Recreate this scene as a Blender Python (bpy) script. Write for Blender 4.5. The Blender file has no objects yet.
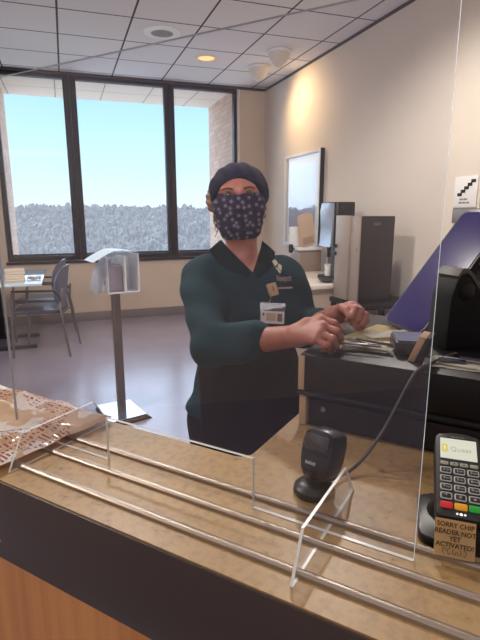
import bpy, bmesh, math, random
import numpy as np
from math import sin, cos, pi, radians, hypot, atan2
from mathutils import Vector, Matrix, noise

random.seed(7)
SC = bpy.context.scene
COL = SC.collection
V = Vector

# ------------------------------------------------------------------ camera frame
F_PX, PITCH, YAW, ROLL, PHI = 488.3, radians(12.4223), radians(19.326), radians(-.1217), radians(49.2765)
EYE = V((0, 0, 1.36))
FW = V((sin(YAW) * cos(PITCH), cos(YAW) * cos(PITCH), -sin(PITCH)))
_r = V((cos(YAW), -sin(YAW), 0)); _u = _r.cross(FW)
RT = _r * cos(ROLL) + _u * sin(ROLL); UP = -_r * sin(ROLL) + _u * cos(ROLL)
cam = bpy.data.cameras.new('camera'); cam_o = bpy.data.objects.new('camera', cam); COL.objects.link(cam_o)
cam.sensor_fit = 'VERTICAL'; cam.sensor_height = 36; cam.sensor_width = 27; cam.lens = 36 * F_PX / 640
cam.clip_start = .02; cam.clip_end = 900
M = Matrix.Identity(4)
for i in range(3):
    M[i][0], M[i][1], M[i][2] = RT[i], UP[i], -FW[i]
M.translation = EYE
cam_o.matrix_world = M
SC.camera = cam_o

def at(px, py, d):            # a place at depth d in front of the viewpoint
    return EYE + (FW + RT * ((px - 240) / F_PX) - UP * ((py - 320) / F_PX)) * d

# counter frame: c runs along the counter, n across it (away from the customer)
CD = V((cos(PHI), -sin(PHI), 0)); ND = V((sin(PHI), cos(PHI), 0))
def cw(c, n, z): return CD * c + ND * n + V((0, 0, z))

# ------------------------------------------------------------------ materials
def lin(c):
    return tuple(((x / 255) / 12.92 if x / 255 <= .04045 else ((x / 255 + .055) / 1.055) ** 2.4) for x in c[:3])

def mat(name, col, rough=.6, metal=0., spec=.5, noise_amt=0., noise_scale=20., bump=0., bump_scale=60., emit=0., coat=0., col2=None, stretch=None):
    m = bpy.data.materials.new(name); m.use_nodes = True
    nt = m.node_tree; b = nt.nodes['Principled BSDF']
    c = lin(col); c2 = lin(col2) if col2 else tuple(max(0, x * (1 - noise_amt)) for x in c)
    b.inputs['Base Color'].default_value = (*c, 1)
    b.inputs['Roughness'].default_value = rough; b.inputs['Metallic'].default_value = metal
    b.inputs['Specular IOR Level'].default_value = spec
    b.inputs['Coat Weight'].default_value = coat; b.inputs['Coat Roughness'].default_value = .08
    if emit:
        b.inputs['Emission Color'].default_value = (*c, 1); b.inputs['Emission Strength'].default_value = emit
    tc = nt.nodes.new('ShaderNodeTexCoord'); src = tc.outputs['Object']
    if stretch:
        mp = nt.nodes.new('ShaderNodeMapping'); mp.inputs['Scale'].default_value = stretch
        nt.links.new(src, mp.inputs[0]); src = mp.outputs[0]
    if noise_amt or col2:
        n = nt.nodes.new('ShaderNodeTexNoise'); n.inputs['Scale'].default_value = noise_scale; n.inputs['Detail'].default_value = 5
        nt.links.new(src, n.inputs['Vector'])
        r = nt.nodes.new('ShaderNodeValToRGB'); r.color_ramp.elements[0].position = .35; r.color_ramp.elements[1].position = .65
        r.color_ramp.elements[0].color = (*c2, 1); r.color_ramp.elements[1].color = (*c, 1)
        nt.links.new(n.outputs['Fac'], r.inputs[0]); nt.links.new(r.outputs[0], b.inputs['Base Color'])
    if bump:
        n = nt.nodes.new('ShaderNodeTexNoise'); n.inputs['Scale'].default_value = bump_scale; n.inputs['Detail'].default_value = 4
        nt.links.new(src, n.inputs['Vector'])
        bp = nt.nodes.new('ShaderNodeBump'); bp.inputs['Strength'].default_value = bump; bp.inputs['Distance'].default_value = .01
        nt.links.new(n.outputs['Fac'], bp.inputs['Height']); nt.links.new(bp.outputs[0], b.inputs['Normal'])
    return m

def clear_mat(name, tint=(1, 1, 1), haze=.0, haze_col=(.8, .8, .85), ior=1.49, refl=1.0):
    m = bpy.data.materials.new(name); m.use_nodes = True; nt = m.node_tree
    for n in list(nt.nodes):
        if n.type != 'OUTPUT_MATERIAL': nt.nodes.remove(n)
    out = nt.nodes['Material Output']
    tr = nt.nodes.new('ShaderNodeBsdfTransparent'); tr.inputs[0].default_value = (*tint, 1)
    gl = nt.nodes.new('ShaderNodeBsdfGlossy'); gl.inputs['Roughness'].default_value = .0
    gl.inputs['Color'].default_value = (refl, refl, refl, 1)
    ge = nt.nodes.new('ShaderNodeNewGeometry'); dt = nt.nodes.new('ShaderNodeVectorMath'); dt.operation = 'DOT_PRODUCT'
    nt.links.new(ge.outputs['Incoming'], dt.inputs[0]); nt.links.new(ge.outputs['Normal'], dt.inputs[1])
    def mth(op, a, b_):
        n = nt.nodes.new('ShaderNodeMath'); n.operation = op
        for i_, q_ in enumerate((a, b_)):
            if q_ is None: continue
            if isinstance(q_, (int, float)): n.inputs[i_].default_value = q_
            else: nt.links.new(q_, n.inputs[i_])
        return n.outputs[0]
    f0 = ((ior - 1) / (ior + 1)) ** 2
    cs_ = mth('ABSOLUTE', dt.outputs['Value'], None)
    fres = mth('ADD', mth('MULTIPLY', mth('POWER', mth('SUBTRACT', 1., cs_), 5.), 1 - f0), f0)
    df = nt.nodes.new('ShaderNodeBsdfDiffuse'); df.inputs[0].default_value = (*haze_col, 1)
    m1 = nt.nodes.new('ShaderNodeMixShader'); m1.inputs[0].default_value = haze
    nt.links.new(tr.outputs[0], m1.inputs[1]); nt.links.new(df.outputs[0], m1.inputs[2])
    m2 = nt.nodes.new('ShaderNodeMixShader')
    nt.links.new(fres, m2.inputs[0]); nt.links.new(m1.outputs[0], m2.inputs[1]); nt.links.new(gl.outputs[0], m2.inputs[2])
    nt.links.new(m2.outputs[0], out.inputs[0])
    return m

def emit_mat(name, col, s=1.):
    m = bpy.data.materials.new(name); m.use_nodes = True; nt = m.node_tree
    b = nt.nodes['Principled BSDF']; b.inputs['Base Color'].default_value = (*lin(col), 1)
    b.inputs['Emission Color'].default_value = (*lin(col), 1); b.inputs['Emission Strength'].default_value = s
    return m

# ------------------------------------------------------------------ mesh helpers
def I4(): return Matrix.Identity(4)
def frame(o, x, y, z):
    m = Matrix.Identity(4)
    for i in range(3): m[i][0], m[i][1], m[i][2] = x[i], y[i], z[i]
    m.translation = o
    return m

class MB:
    def __init__(s): s.bm = bmesh.new(); s.mi = 0
    def _fin(s, verts, mtx):
        if mtx is not None: bmesh.ops.transform(s.bm, matrix=mtx, verts=verts)
        return s
    def box(s, lo, hi, bev=0., mtx=None, seg=2):
        lo, hi = V(lo), V(hi)
        vs = [s.bm.verts.new((x, y, z)) for x in (lo.x, hi.x) for y in (lo.y, hi.y) for z in (lo.z, hi.z)]
        fs = [(0, 1, 3, 2), (4, 6, 7, 5), (0, 4, 5, 1), (2, 3, 7, 6), (0, 2, 6, 4), (1, 5, 7, 3)]
        faces = [s.bm.faces.new([vs[i] for i in f]) for f in fs]
        for f in faces: f.material_index = s.mi
        if bev:
            es = list({e for f in faces for e in f.edges})
            r = bmesh.ops.bevel(s.bm, geom=es, offset=bev, segments=seg, affect='EDGES', profile=.5)
            vs = list({v for f in r['faces'] for v in f.verts} | {v for v in vs if v.is_valid})
            for f in r['faces']: f.material_index = s.mi
        return s._fin(vs, mtx)
    def prism(s, poly, z0, z1, mtx=None, bev=0.):
        a = [s.bm.verts.new((x, y, z0)) for x, y in poly]; b = [s.bm.verts.new((x, y, z1)) for x, y in poly]
        n = len(poly); fs = [s.bm.faces.new(a[::-1]), s.bm.faces.new(b)]
        for i in range(n): fs.append(s.bm.faces.new((a[i], a[(i + 1) % n], b[(i + 1) % n], b[i])))
        vs = a + b
        for f in fs: f.material_index = s.mi
        if bev:
            es = list({e for f in fs[:2] for e in f.edges})
            r = bmesh.ops.bevel(s.bm, geom=es, offset=bev, segments=2, affect='EDGES', profile=.5)
            vs = list({v for f in r['faces'] for v in f.verts} | {v for v in vs if v.is_valid})
        return s._fin(vs, mtx)
    def rings(s, rings, cap=True, closed=False):
        R = [[s.bm.verts.new(p) for p in r] for r in rings]
        n = len(R[0]); m = len(R)
        for i in range(m if closed else m - 1):
            A, B = R[i], R[(i + 1) % m]
            for j in range(n):
                f = s.bm.faces.new((A[j], A[(j + 1) % n], B[(j + 1) % n], B[j])); f.material_index = s.mi; f.smooth = True
        if cap and not closed:
            s.bm.faces.new(R[0][::-1]).material_index = s.mi; s.bm.faces.new(R[-1]).material_index = s.mi
        return s
    def tube(s, pts, r, seg=10, cap=True, smooth=0, sx=1., closed=False):
        pts = [V(p) for p in pts]
        rs = list(r) if hasattr(r, '__len__') else [r] * len(pts)
        for _ in range(smooth):
            q, qr = [pts[0]], [rs[0]]
            for i in range(len(pts) - 1):
                q += [pts[i].lerp(pts[i + 1], .25), pts[i].lerp(pts[i + 1], .75)]
                qr += [rs[i] * .75 + rs[i + 1] * .25, rs[i] * .25 + rs[i + 1] * .75]
            q.append(pts[-1]); qr.append(rs[-1]); pts, rs = q, qr
        n = len(pts); rings = []; prev = None
        for i, p in enumerate(pts):
            if closed: t = pts[(i + 1) % n] - pts[i - 1]
            else: t = pts[min(i + 1, n - 1)] - pts[max(i - 1, 0)]
            t.normalize()
            if prev is None:
                a = V((0, 0, 1)) if abs(t.z) < .9 else V((1, 0, 0))
                x = t.cross(a).normalized()
            else:
                x = (prev - t * prev.dot(t)).normalized()
            prev = x; y = t.cross(x)
            rings.append([p + (x * cos(2 * pi * k / seg) * sx + y * sin(2 * pi * k / seg)) * rs[i] for k in range(seg)])
        return s.rings(rings, cap, closed)
    def lathe(s, prof, seg=32, mtx=None, cap=True):
        R = [[V((r * cos(2 * pi * k / seg), r * sin(2 * pi * k / seg), z)) for k in range(seg)] for r, z in prof]
        if mtx is not None: R = [[mtx @ p for p in r] for r in R]
        return s.rings(R, cap)
    def grid(s, nu, nv, fn, thick=0.):
        vs = [[s.bm.verts.new(fn(i / nu, j / nv)) for j in range(nv + 1)] for i in range(nu + 1)]
        for i in range(nu):
            for j in range(nv):
                f = s.bm.faces.new((vs[i][j], vs[i + 1][j], vs[i + 1][j + 1], vs[i][j + 1])); f.smooth = True; f.material_index = s.mi
        if thick:
            fs = [f for f in s.bm.faces]
            bmesh.ops.solidify(s.bm, geom=fs, thickness=thick)
        return s
    def build(s, name, mats, parent=None, smooth=35.):
        bmesh.ops.recalc_face_normals(s.bm, faces=s.bm.faces)
        me = bpy.data.meshes.new(name); s.bm.to_mesh(me); s.bm.free()
        return link(name, me, mats, parent, smooth)

def link(name, me, mats, parent=None, smooth=35.):
    for m in (mats if isinstance(mats, (list, tuple)) else [mats]): me.materials.append(m)
    o = bpy.data.objects.new(name, me); COL.objects.link(o)
    if parent is not None: o.parent = parent
    if smooth:
        me.polygons.foreach_set('use_smooth', [True] * len(me.polygons))
        me.set_sharp_from_angle(angle=radians(smooth))
    return o

def tag(o, label, cat, group=None):
    o['label'] = label; o['category'] = cat
    if group: o['group'] = group
    return o
def thing(name, label, cat, loc=(0, 0, 0), rotz=0., group=None):
    o = bpy.data.objects.new(name, None); COL.objects.link(o); o.location = loc; o.rotation_euler = (0, 0, rotz)
    o.empty_display_size = .1
    return tag(o, label, cat, group)
def struct(o): o['kind'] = 'structure'; return o
def dup(root, loc, rotz, label, group=None):
    r = root.copy(); COL.objects.link(r); r.location = loc; r.rotation_euler = (0, 0, rotz); r['label'] = label
    if group: r['group'] = group
    for ch in list(root.children):
        c = ch.copy(); COL.objects.link(c); c.parent = r
        for g in ch.children:
            d = g.copy(); COL.objects.link(d); d.parent = c
    return r
def text_mesh(txt, size, mtx, name, m, parent, extrude=.0003, bold=0., spacing=1., align='CENTER'):
    cu = bpy.data.curves.new('lettering', 'FONT'); cu.body = txt; cu.size = size; cu.extrude = extrude; cu.offset = bold
    cu.align_x = align; cu.align_y = 'CENTER'; cu.space_character = spacing; cu.resolution_u = 3
    o = bpy.data.objects.new('lettering', cu); COL.objects.link(o)
    dg = bpy.context.evaluated_depsgraph_get()
    me = bpy.data.meshes.new_from_object(o.evaluated_get(dg))
    bpy.data.objects.remove(o); bpy.data.curves.remove(cu)
    me.transform(mtx); me.name = name
    return link(name, me, m, parent, 0)

# ------------------------------------------------------------------ palette
M_wallr = mat('painted wall warm grey', (218, 207, 195), .75, noise_amt=.03, noise_scale=3, bump=.05, bump_scale=300)
M_wallb = mat('painted wall tan', (205, 186, 166), .75, noise_amt=.04, noise_scale=3, bump=.05, bump_scale=300)
M_base = mat('grey vinyl baseboard', (118, 108, 106), .45)
M_frame = mat('dark bronze window frame', (14, 14, 32), .5, spec=.3)
M_black = mat('black plastic', (20, 20, 23), .38)
M_black2 = mat('matte black plastic', (19, 18, 21), .6, spec=.35)
M_white = mat('white plastic', (225, 225, 224), .45)
M_steel = mat('brushed steel', (150, 146, 142), .32, metal=.9, noise_amt=.12, noise_scale=40, stretch=(1, 1, .05))
M_dsteel = mat('satin grey steel', (120, 112, 108), .4, metal=.75, noise_amt=.1, noise_scale=30)
M_paper = mat('white paper', (226, 220, 210), .8)
M_manila = mat('manila paper', (244, 220, 166), .8, noise_amt=.05)
M_skin = mat('skin', (178, 114, 96), .5, noise_scale=25, col2=(166, 100, 84))
M_skin.node_tree.nodes['Principled BSDF'].inputs['Subsurface Weight'].default_value = .08
M_skin.node_tree.nodes['Principled BSDF'].inputs['Subsurface Radius'].default_value = (.01, .004, .002)
M_shirt = mat('dark teal polo cloth', (8, 54, 66), .85, spec=.2, noise_amt=.15, noise_scale=8)
M_apron = mat('black trouser cloth', (27, 22, 24), .85, spec=.15)
M_cap = mat('navy cap cloth', (18, 20, 44), .9, spec=.15)
M_hair = mat('dark brown hair', (60, 42, 36), .5, col2=(120, 88, 62), noise_scale=60)

# ------------------------------------------------------------------ room shell
XR, XL, YB, YF, CZ = 2.63, -2.4, 6.46, -3.2, 2.95
WL, WR, WZ0, WZ1 = -.68, 2.23, .78, 2.945

def floor_mat():
    m = mat('polished vinyl floor', (154, 148, 168), .26, spec=.8, noise_amt=.1, noise_scale=2.2, bump=.02, bump_scale=9, coat=.5)  # lilac base colour carries the bluish sky reflection
    return m
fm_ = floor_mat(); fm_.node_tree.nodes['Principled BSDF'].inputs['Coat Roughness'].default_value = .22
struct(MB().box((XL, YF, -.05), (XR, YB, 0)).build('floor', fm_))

def ceiling_mat():
    m = bpy.data.materials.new('acoustic ceiling tiles'); m.use_nodes = True; nt = m.node_tree; b = nt.nodes['Principled BSDF']
    tc = nt.nodes.new('ShaderNodeTexCoord'); sx = nt.nodes.new('ShaderNodeSeparateXYZ'); nt.links.new(tc.outputs['Object'], sx.inputs[0])
    def M_(op, a, v=None, v2=None):
        n = nt.nodes.new('ShaderNodeMath'); n.operation = op
        for i, q in enumerate((a, v, v2)):
            if q is None: continue
            if isinstance(q, (int, float)): n.inputs[i].default_value = q
            else: nt.links.new(q, n.inputs[i])
        return n.outputs[0]
    def line(src, off, pitch, w):
        t = M_('FRACT', M_('DIVIDE', M_('ADD', src, 60 * pitch - off), pitch))
        d = M_('MINIMUM', t, M_('SUBTRACT', 1., t))
        return M_('LESS_THAN', d, w / pitch / 2)
    lx = line(sx.outputs[0], .06, .594, .017); ly = line(sx.outputs[1], 4.56, .6, .017)
    k = M_('MAXIMUM', lx, ly)
    no = nt.nodes.new('ShaderNodeTexNoise'); no.inputs['Scale'].default_value = 160
    nt.links.new(tc.outputs['Object'], no.inputs['Vector'])
    rp = nt.nodes.new('ShaderNodeValToRGB'); nt.links.new(no.outputs['Fac'], rp.inputs[0])
    rp.color_ramp.elements[0].color = (*lin((214, 212, 214)), 1); rp.color_ramp.elements[1].color = (*lin((230, 228, 230)), 1)
    mx = nt.nodes.new('ShaderNodeMix'); mx.data_type = 'RGBA'
    nt.links.new(k, mx.inputs[0]); nt.links.new(rp.outputs[0], mx.inputs[6]); mx.inputs[7].default_value = (*lin((92, 84, 82)), 1)
    nt.links.new(mx.outputs[2], b.inputs['Base Color']); b.inputs['Roughness'].default_value = .9; b.inputs['Specular IOR Level'].default_value = .15
    return m
struct(MB().box((XL, YF, CZ), (XR, YB, CZ + .08)).build('ceiling', ceiling_mat()))
w = MB()
w.box((XL, YB, 0), (XR + .15, YB + .14, WZ0)); w.box((WR, YB, WZ0), (XR + .15, YB + .14, CZ)); w.box((XL, YB, WZ0), (WL, YB + .14, CZ)); w.box((WL, YB, WZ1), (WR, YB + .14, CZ))
struct(w.build('wall_back', M_wallb, smooth=0))
struct(MB().box((XR, YF, 0), (XR + .12, YB, CZ)).build('wall_right', M_wallr))
struct(MB().box((XL - .12, YF, 0), (XL, YB + .14, CZ)).build('wall_left', M_wallr))
struct(MB().box((XL - .12, YF - .12, 0), (XR + .12, YF, CZ)).build('wall_front', mat('painted wall dim brown grey', (104, 94, 92), .8)))  # unseen wall behind the camera, darkened to cut bounce and acrylic reflections
struct(MB().box((XL, YB - .014, 0), (XR - .014, YB, .115), .004).build('baseboard_back', M_base))
struct(MB().box((XR - .014, YF, 0), (XR, YB, .115), .004).build('baseboard_right', M_base))
struct(MB().box((XL + .002, YB - .016, CZ - .03), (XR - .012, YB, CZ), .002).build('trim_1', mat('dark ceiling trim', (60, 54, 54), .6)))
struct(MB().box((XR - .012, YF, CZ - .025), (XR, YB - .014, CZ), .002).build('trim_2', bpy.data.materials['dark ceiling trim']))

# the window: three lights between dark bronze bars
M_glass = clear_mat('window glass', (.985, .99, .99), .012, (.8, .85, .9), 1.3, .35)
def window(i, x0, x1, l, r, bar_b=.062, bar_t=.06):
    fy0, fy1 = YB + .0, YB + .09
    z0, z1 = WZ0 + .004, WZ1 - .004
    b = MB()
    b.box((x0, fy0, z0), (x0 + l, fy1, z1), .006); b.box((x1 - r, fy0, z0), (x1, fy1, z1), .006)
    b.box((x0 + l, fy0, z0), (x1 - r, fy1, z0 + bar_b), .006); b.box((x0 + l, fy0, z1 - bar_t), (x1 - r, fy1, z1), .006)
    # inner bead
    b.box((x0 + l, fy0 + .05, z0 + bar_b), (x1 - r, fy0 + .07, z0 + bar_b + .02))
    o = struct(b.build('window_%d' % i, M_frame))
    p = MB().box((x0 + l, fy0 + .055, z0 + bar_b), (x1 - r, fy0 + .061, z1 - bar_t)).build('window_pane', M_glass, o)
window(1, WL + .004, .160, .055, .075)
window(2, .162, 1.334, .07, .062)
window(3, 1.336, WR - .004, .062, .035)
struct(MB().box((WL - .02, YB - .035, WZ0 - .03), (WR + .02, YB + .0, WZ0), .004).build('trim_3', M_frame))
struct(MB().box((WR, YB - .02, WZ0), (WR + .035, YB, CZ - .03), .004).build('trim_4', mat('pale window trim', (214, 208, 204), .5)))

# ------------------------------------------------------------------ outside
def brick_mat():
    m = bpy.data.materials.new('tan brick'); m.use_nodes = True; nt = m.node_tree; b = nt.nodes['Principled BSDF']
    tc = nt.nodes.new('ShaderNodeTexCoord'); mp = nt.nodes.new('ShaderNodeMapping'); mp.inputs['Rotation'].default_value = (radians(90), 0, radians(90))
    mp.vector_type = 'TEXTURE'
    br = nt.nodes.new('ShaderNodeTexBrick'); br.inputs['Scale'].default_value = 4.; br.inputs['Mortar Size'].default_value = .02
    br.inputs['Color1'].default_value = (*lin((212, 180, 160)), 1); br.inputs['Color2'].default_value = (*lin((190, 158, 140)), 1); br.inputs['Mortar'].default_value = (*lin((170, 160, 152)), 1)
    nt.links.new(tc.outputs['Object'], mp.inputs[0]); nt.links.new(mp.outputs[0], br.inputs[0]); nt.links.new(br.outputs[0], b.inputs['Base Color']); b.inputs['Roughness'].default_value = .9
    return m
MBK = brick_mat()
struct(MB().box((WR - .02, YB + .15, -1), (WR + .5, 7.75, 3.2)).build('wall_outside_right', MBK))
struct(MB().box((WL - .5, YB + .15, -1), (WL + .02, 7.75, 3.2)).build('wall_outside_left', MBK))
def soffit_mat():
    m = bpy.data.materials.new('soffit panels'); m.use_nodes = True; nt = m.node_tree; b = nt.nodes['Principled BSDF']
    tc = nt.nodes.new('ShaderNodeTexCoord'); br = nt.nodes.new('ShaderNodeTexBrick'); br.offset = 0
    br.inputs['Scale'].default_value = 1.; br.inputs['Brick Width'].default_value = .6; br.inputs['Row Height'].default_value = .6; br.inputs['Mortar Size'].default_value = .008
    for n in ('Color1', 'Color2'): br.inputs[n].default_value = (*lin((226, 214, 200)), 1)
    br.inputs['Mortar'].default_value = (*lin((150, 140, 132)), 1)
    nt.links.new(tc.outputs['Object'], br.inputs[0]); nt.links.new(br.outputs[0], b.inputs['Base Color']); b.inputs['Roughness'].default_value = .9
    nt.links.new(br.outputs[0], b.inputs['Emission Color']); b.inputs['Emission Strength'].default_value = .0
    return m
struct(MB().box((WL - .5, YB + .15, 2.93), (WR + .5, 7.75, 3.2)).build('ceiling_outside_soffit', soffit_mat()))

def ground_z(x, y):
    t = max(0, min(1, (y - 60) / 210))
    return -13 + 11.2 * t ** .9 + 1.6 * sin(x * .02 + 1.0) * t - x * .012 * t
g = MB(); g.grid(24, 24, lambda u, v: V((-260 + 520 * u, 30 + 300 * v, ground_z(-260 + 520 * u, 30 + 300 * v))))
struct(g.build('hills', mat('dry hillside', (120, 112, 100), .95, noise_amt=.3, noise_scale=.2)))
def forest():
    rnd = random.Random(3)
    base = bmesh.new(); bmesh.ops.create_icosphere(base, subdivisions=2, radius=1)
    bv = np.array([v.co[:] for v in base.verts]); bf = np.array([[v.index for v in f.verts] for f in base.faces]); base.free()
    VV, FF, n = [], [], 0
    y = 66.
    while y < 285:
        x = -.62 * y - 6
        while x < .66 * y + 10:
            r = rnd.uniform(.75, 1.45) * (1 + y / 350); s = np.array([r * .85, r * .85, r * rnd.uniform(1.0, 1.9)])
            px, py = x + rnd.uniform(-1.5, 1.5), y + rnd.uniform(-2, 2)
            k = 1 + .75 * np.array([noise.noise(V(p) * 2.9 + V((px, py, 0))) for p in bv])[:, None]
            VV.append(bv * k * s + np.array([px, py, ground_z(px, py) + r * .75])); FF.append(bf + n); n += len(bv)
            x += rnd.uniform(1.3, 2.2) * (1 + y / 500)
        y += rnd.uniform(2.6, 3.8)
    Vn = np.concatenate(VV); Fn = np.concatenate(FF)
    me = bpy.data.meshes.new('forest'); me.from_pydata(Vn.tolist(), [], Fn.tolist()); me.update()
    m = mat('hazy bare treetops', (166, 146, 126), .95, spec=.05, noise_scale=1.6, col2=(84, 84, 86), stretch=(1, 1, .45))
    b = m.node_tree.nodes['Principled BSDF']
    b.inputs['Emission Color'].default_value = (*lin((176, 190, 212)), 1); b.inputs['Emission Strength'].default_value = .46  # bluish glow stands in for distance haze over the trees
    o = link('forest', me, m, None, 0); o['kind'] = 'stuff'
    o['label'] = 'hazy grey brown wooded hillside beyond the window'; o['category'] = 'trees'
forest()

# ------------------------------------------------------------------ ceiling fixtures
sp = thing('ceiling_speaker', 'round white ceiling speaker with grey grille left of the recessed light', 'speaker', (.95, 4.82, CZ))
MB().lathe([(.10, -.001), (.10, -.014), (.125, -.016), (.165, -.010), (.172, -.001)], 40).build('rim', M_white, sp)
MB().lathe([(.0995, -.001), (.0995, -.010), (.05, -.012), (.004, -.0125)], 40).build('grille', mat('grey speaker grille', (150, 148, 150), .6, noise_amt=.4, noise_scale=220), sp)
rl = thing('recessed_light', 'recessed ceiling downlight glowing warm amber, set flush in a tile', 'light', (1.53, 5.42, CZ))
MB().lathe([(.085, .004), (.085, -.006), (.118, -.008), (.122, .004)], 36).build('rim', mat('cream light rim', (236, 214, 176), .5), rl)
MB().lathe([(.084, -.0015), (.06, -.004), (.003, -.005)], 36).build('lamp_lens', emit_mat('warm downlight lens', (255, 205, 130), .9), rl)
def cone_fixture(loc, label):
    t = thing('ceiling_spotlight', label, 'ceiling light', loc, 0, 'conical ceiling fixtures')
    MB().lathe([(.126, -.001), (.13, -.01), (.128, -.024), (.118, -.03)], 36).build('base_plate', M_white, t)
    MB().lathe([(.117, -.026), (.10, -.07), (.07, -.115), (.04, -.14), (.032, -.146), (.030, -.14), (.002, -.138)], 36).build('lamp_shade', mat('cream cone shade', (218, 208, 194), .5), t)
    return t
cone_fixture((2.16, 4.95, CZ), 'white cone shaped ceiling fixture nearer the room, second from the right wall corner')
cone_fixture((2.165, 5.52, CZ), 'white cone shaped ceiling fixture closest to the far wall corner')

# ------------------------------------------------------------------ service counter
HC = .90
ctr = thing('service_counter', 'tan laminate service counter with dark front band and three tray rails', 'counter', (0, 0, 0), -PHI)
poly = [(-1.7, .465), (1.5, .465), (1.5, 1.75), (-.415, 1.75), (-.415, .775)]
for k in range(1, 6):
    a = k / 6 * pi / 2
    poly.append((-.415 - .03 * (1 - cos(a)), .745 + .03 - .03 * sin(a)))
poly += [(-.445, .745), (-1.7, .745)]
M_lam = mat('tan speckled laminate', (166, 134, 92), .40, spec=.5, noise_amt=.0, noise_scale=140, col2=(146, 114, 77))
def lam_detail(m):
    nt = m.node_tree; n = [x for x in nt.nodes if x.type == 'TEX_NOISE'][0]; n.inputs['Scale'].default_value = 85; n.inputs['Detail'].default_value = 6
    r = [x for x in nt.nodes if x.type == 'VALTORGB'][0]; r.color_ramp.elements[0].position = .3; r.color_ramp.elements[1].position = .55
    e = r.color_ramp.elements.new(.27); e.color = (*lin((112, 84, 60)), 1)
lam_detail(M_lam)
MB().prism(poly, HC - .035, HC).build('countertop', M_lam, ctr, smooth=20)
M_fas = mat('dark brown counter band', (66, 53, 51), .4, noise_amt=.1, noise_scale=4)
MB().box((-1.7, .462, .735), (1.5, .50, HC - .003), .003).build('front_band', M_fas, ctr)
def wood_mat(name, a, b, sc=(18, 18, .8)):
    return mat(name, a, .42, noise_scale=1.6, col2=b, stretch=sc)
M_wood = wood_mat('honey wood veneer', (222, 154, 92), (202, 132, 74))
MB().box((-1.7, .470, .0), (1.5, .50, .735)).build('front_panel', M_wood, ctr)
MB().box((-.395, .78, .0), (1.5, .80, HC - .036)).build('back_panel', M_wood, ctr)
M_rail = mat('brushed bronze rail', (158, 144, 132), .38, metal=.75)
for n in (.514, .581, .642):
    pr = [(-.0075, 0), (-.0065, .0045), (-.003, .0068), (.003, .0068), (.0065, .0045), (.0075, 0)]
    b = MB(); b.rings([[V((c, n + y, HC + z)) for y, z in pr] for c in (-1.69, 1.49)])
    b.build('tray_rail', M_rail, ctr)

# ------------------------------------------------------------------ acrylic sneeze guard
PN = .614
M_acr = clear_mat('clear acrylic', (.97, .972, .99), .011, (.60, .58, .95), 1.42)  # violet haze colour stands in for purple reflections on the panel
M_edge = mat('acrylic edge with added glow', (220, 232, 240), .25, spec=.6, emit=.42)  # added glow imitates light carried through the sheet to its edge
M_edge2 = mat('acrylic edge with faint added glow', (212, 210, 206), .25, spec=.6, emit=.12)  # weaker added glow for the fin and lower edges
sg = thing('sneeze_guard', 'clear acrylic sneeze guard standing on the counter on two fin feet', 'screen', (0, 0, 0), -PHI)
pc0, pc1, sc0, sc1, pz0, pz1, sz = -.912, -.084, -.643, -.330, HC + .001, 1.600, .986
out = [(pc0, pz0), (sc0, pz0), (sc0, sz), (sc1, sz), (sc1, pz0), (pc1, pz0), (pc1, pz1), (pc0, pz1)]
T = .0058
b = MB(); bm = b.bm
fa = [bm.verts.new((c, PN - T / 2, z)) for c, z in out]; fb = [bm.verts.new((c, PN + T / 2, z)) for c, z in out]
bm.faces.new(fa); bm.faces.new(fb[::-1])
for i in range(len(out)):
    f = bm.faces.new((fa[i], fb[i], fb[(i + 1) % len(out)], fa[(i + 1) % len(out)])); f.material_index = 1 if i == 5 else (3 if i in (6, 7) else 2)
b.build('clear_panel', [M_acr, M_edge, M_edge2, mat('grey acrylic top edge with added glow', (160, 164, 168), .4, emit=.14)], sg, 0)  # top and left edges get a faint added glow too
T = .0042
for c in (-.765, -.208):
    prof = [(.488, HC + .0005), (.521, .964), (.696, .964), (.744, HC + .0005)]
    b = MB(); bm = b.bm
    for side, (n0, n1) in enumerate(((0, 1),)):
        A = [bm.verts.new((c - T / 2, n, z)) for n, z in prof]; B = [bm.verts.new((c + T / 2, n, z)) for n, z in prof]
        bm.faces.new(A); bm.faces.new(B[::-1])
        for i in range(4):
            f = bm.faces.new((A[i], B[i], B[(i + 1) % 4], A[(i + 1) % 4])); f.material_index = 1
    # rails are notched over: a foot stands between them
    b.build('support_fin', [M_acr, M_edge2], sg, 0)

# ------------------------------------------------------------------ register stand and drawer
DT = 1.065
cd = thing('cash_drawer', 'black steel cash drawer on the counter under the register shelf', 'cash drawer', cw(0, 0, 0), -PHI)
MB().box((-.372, .945, HC + .003), (.62, 1.38, .972), .004).build('drawer_case', M_black2, cd)
MB().box((-.366, .938, HC + .01), (.61, .9455, .966), .003).build('drawer_front', mat('dark brown steel front', (26, 21, 25), .5, spec=.3), cd)
MB().lathe([(.0055, 0), (.0055, .003), (.0035, .0035), (.001, .0036)], 16, frame(V((-.335, .938, .948)), V((1, 0, 0)), V((0, 0, 1)), V((0, -1, 0)))).build('lock', M_steel, cd)
rs = thing('register_shelf', 'black laminate shelf box holding the register, tan edged left side', 'shelf', cw(0, 0, 0), -PHI)
MB().box((-.392, .938, .982), (.64, 1.42, DT), .004).build('shelf_box', mat('black laminate', (17, 15, 20), .42, spec=.35), rs)
MB().box((-.397, .93, .974), (.64, 1.42, .982), .002).build('shelf_lip', M_black2, rs)
MB().box((-.392, .940, HC + .001), (-.376, 1.40, .974), .0015).build('side_panel', mat('tan panel edge', (196, 168, 136), .5), rs)
MB().box((-.394, .9355, .984), (-.380, .9375, DT - .004), .0006).build('edge_strip', bpy.data.materials['tan panel edge'], rs)
MB().box((.645, .938, HC + .001), (.66, 1.40, .974), .0015).build('side_panel', M_black2, rs)

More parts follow.
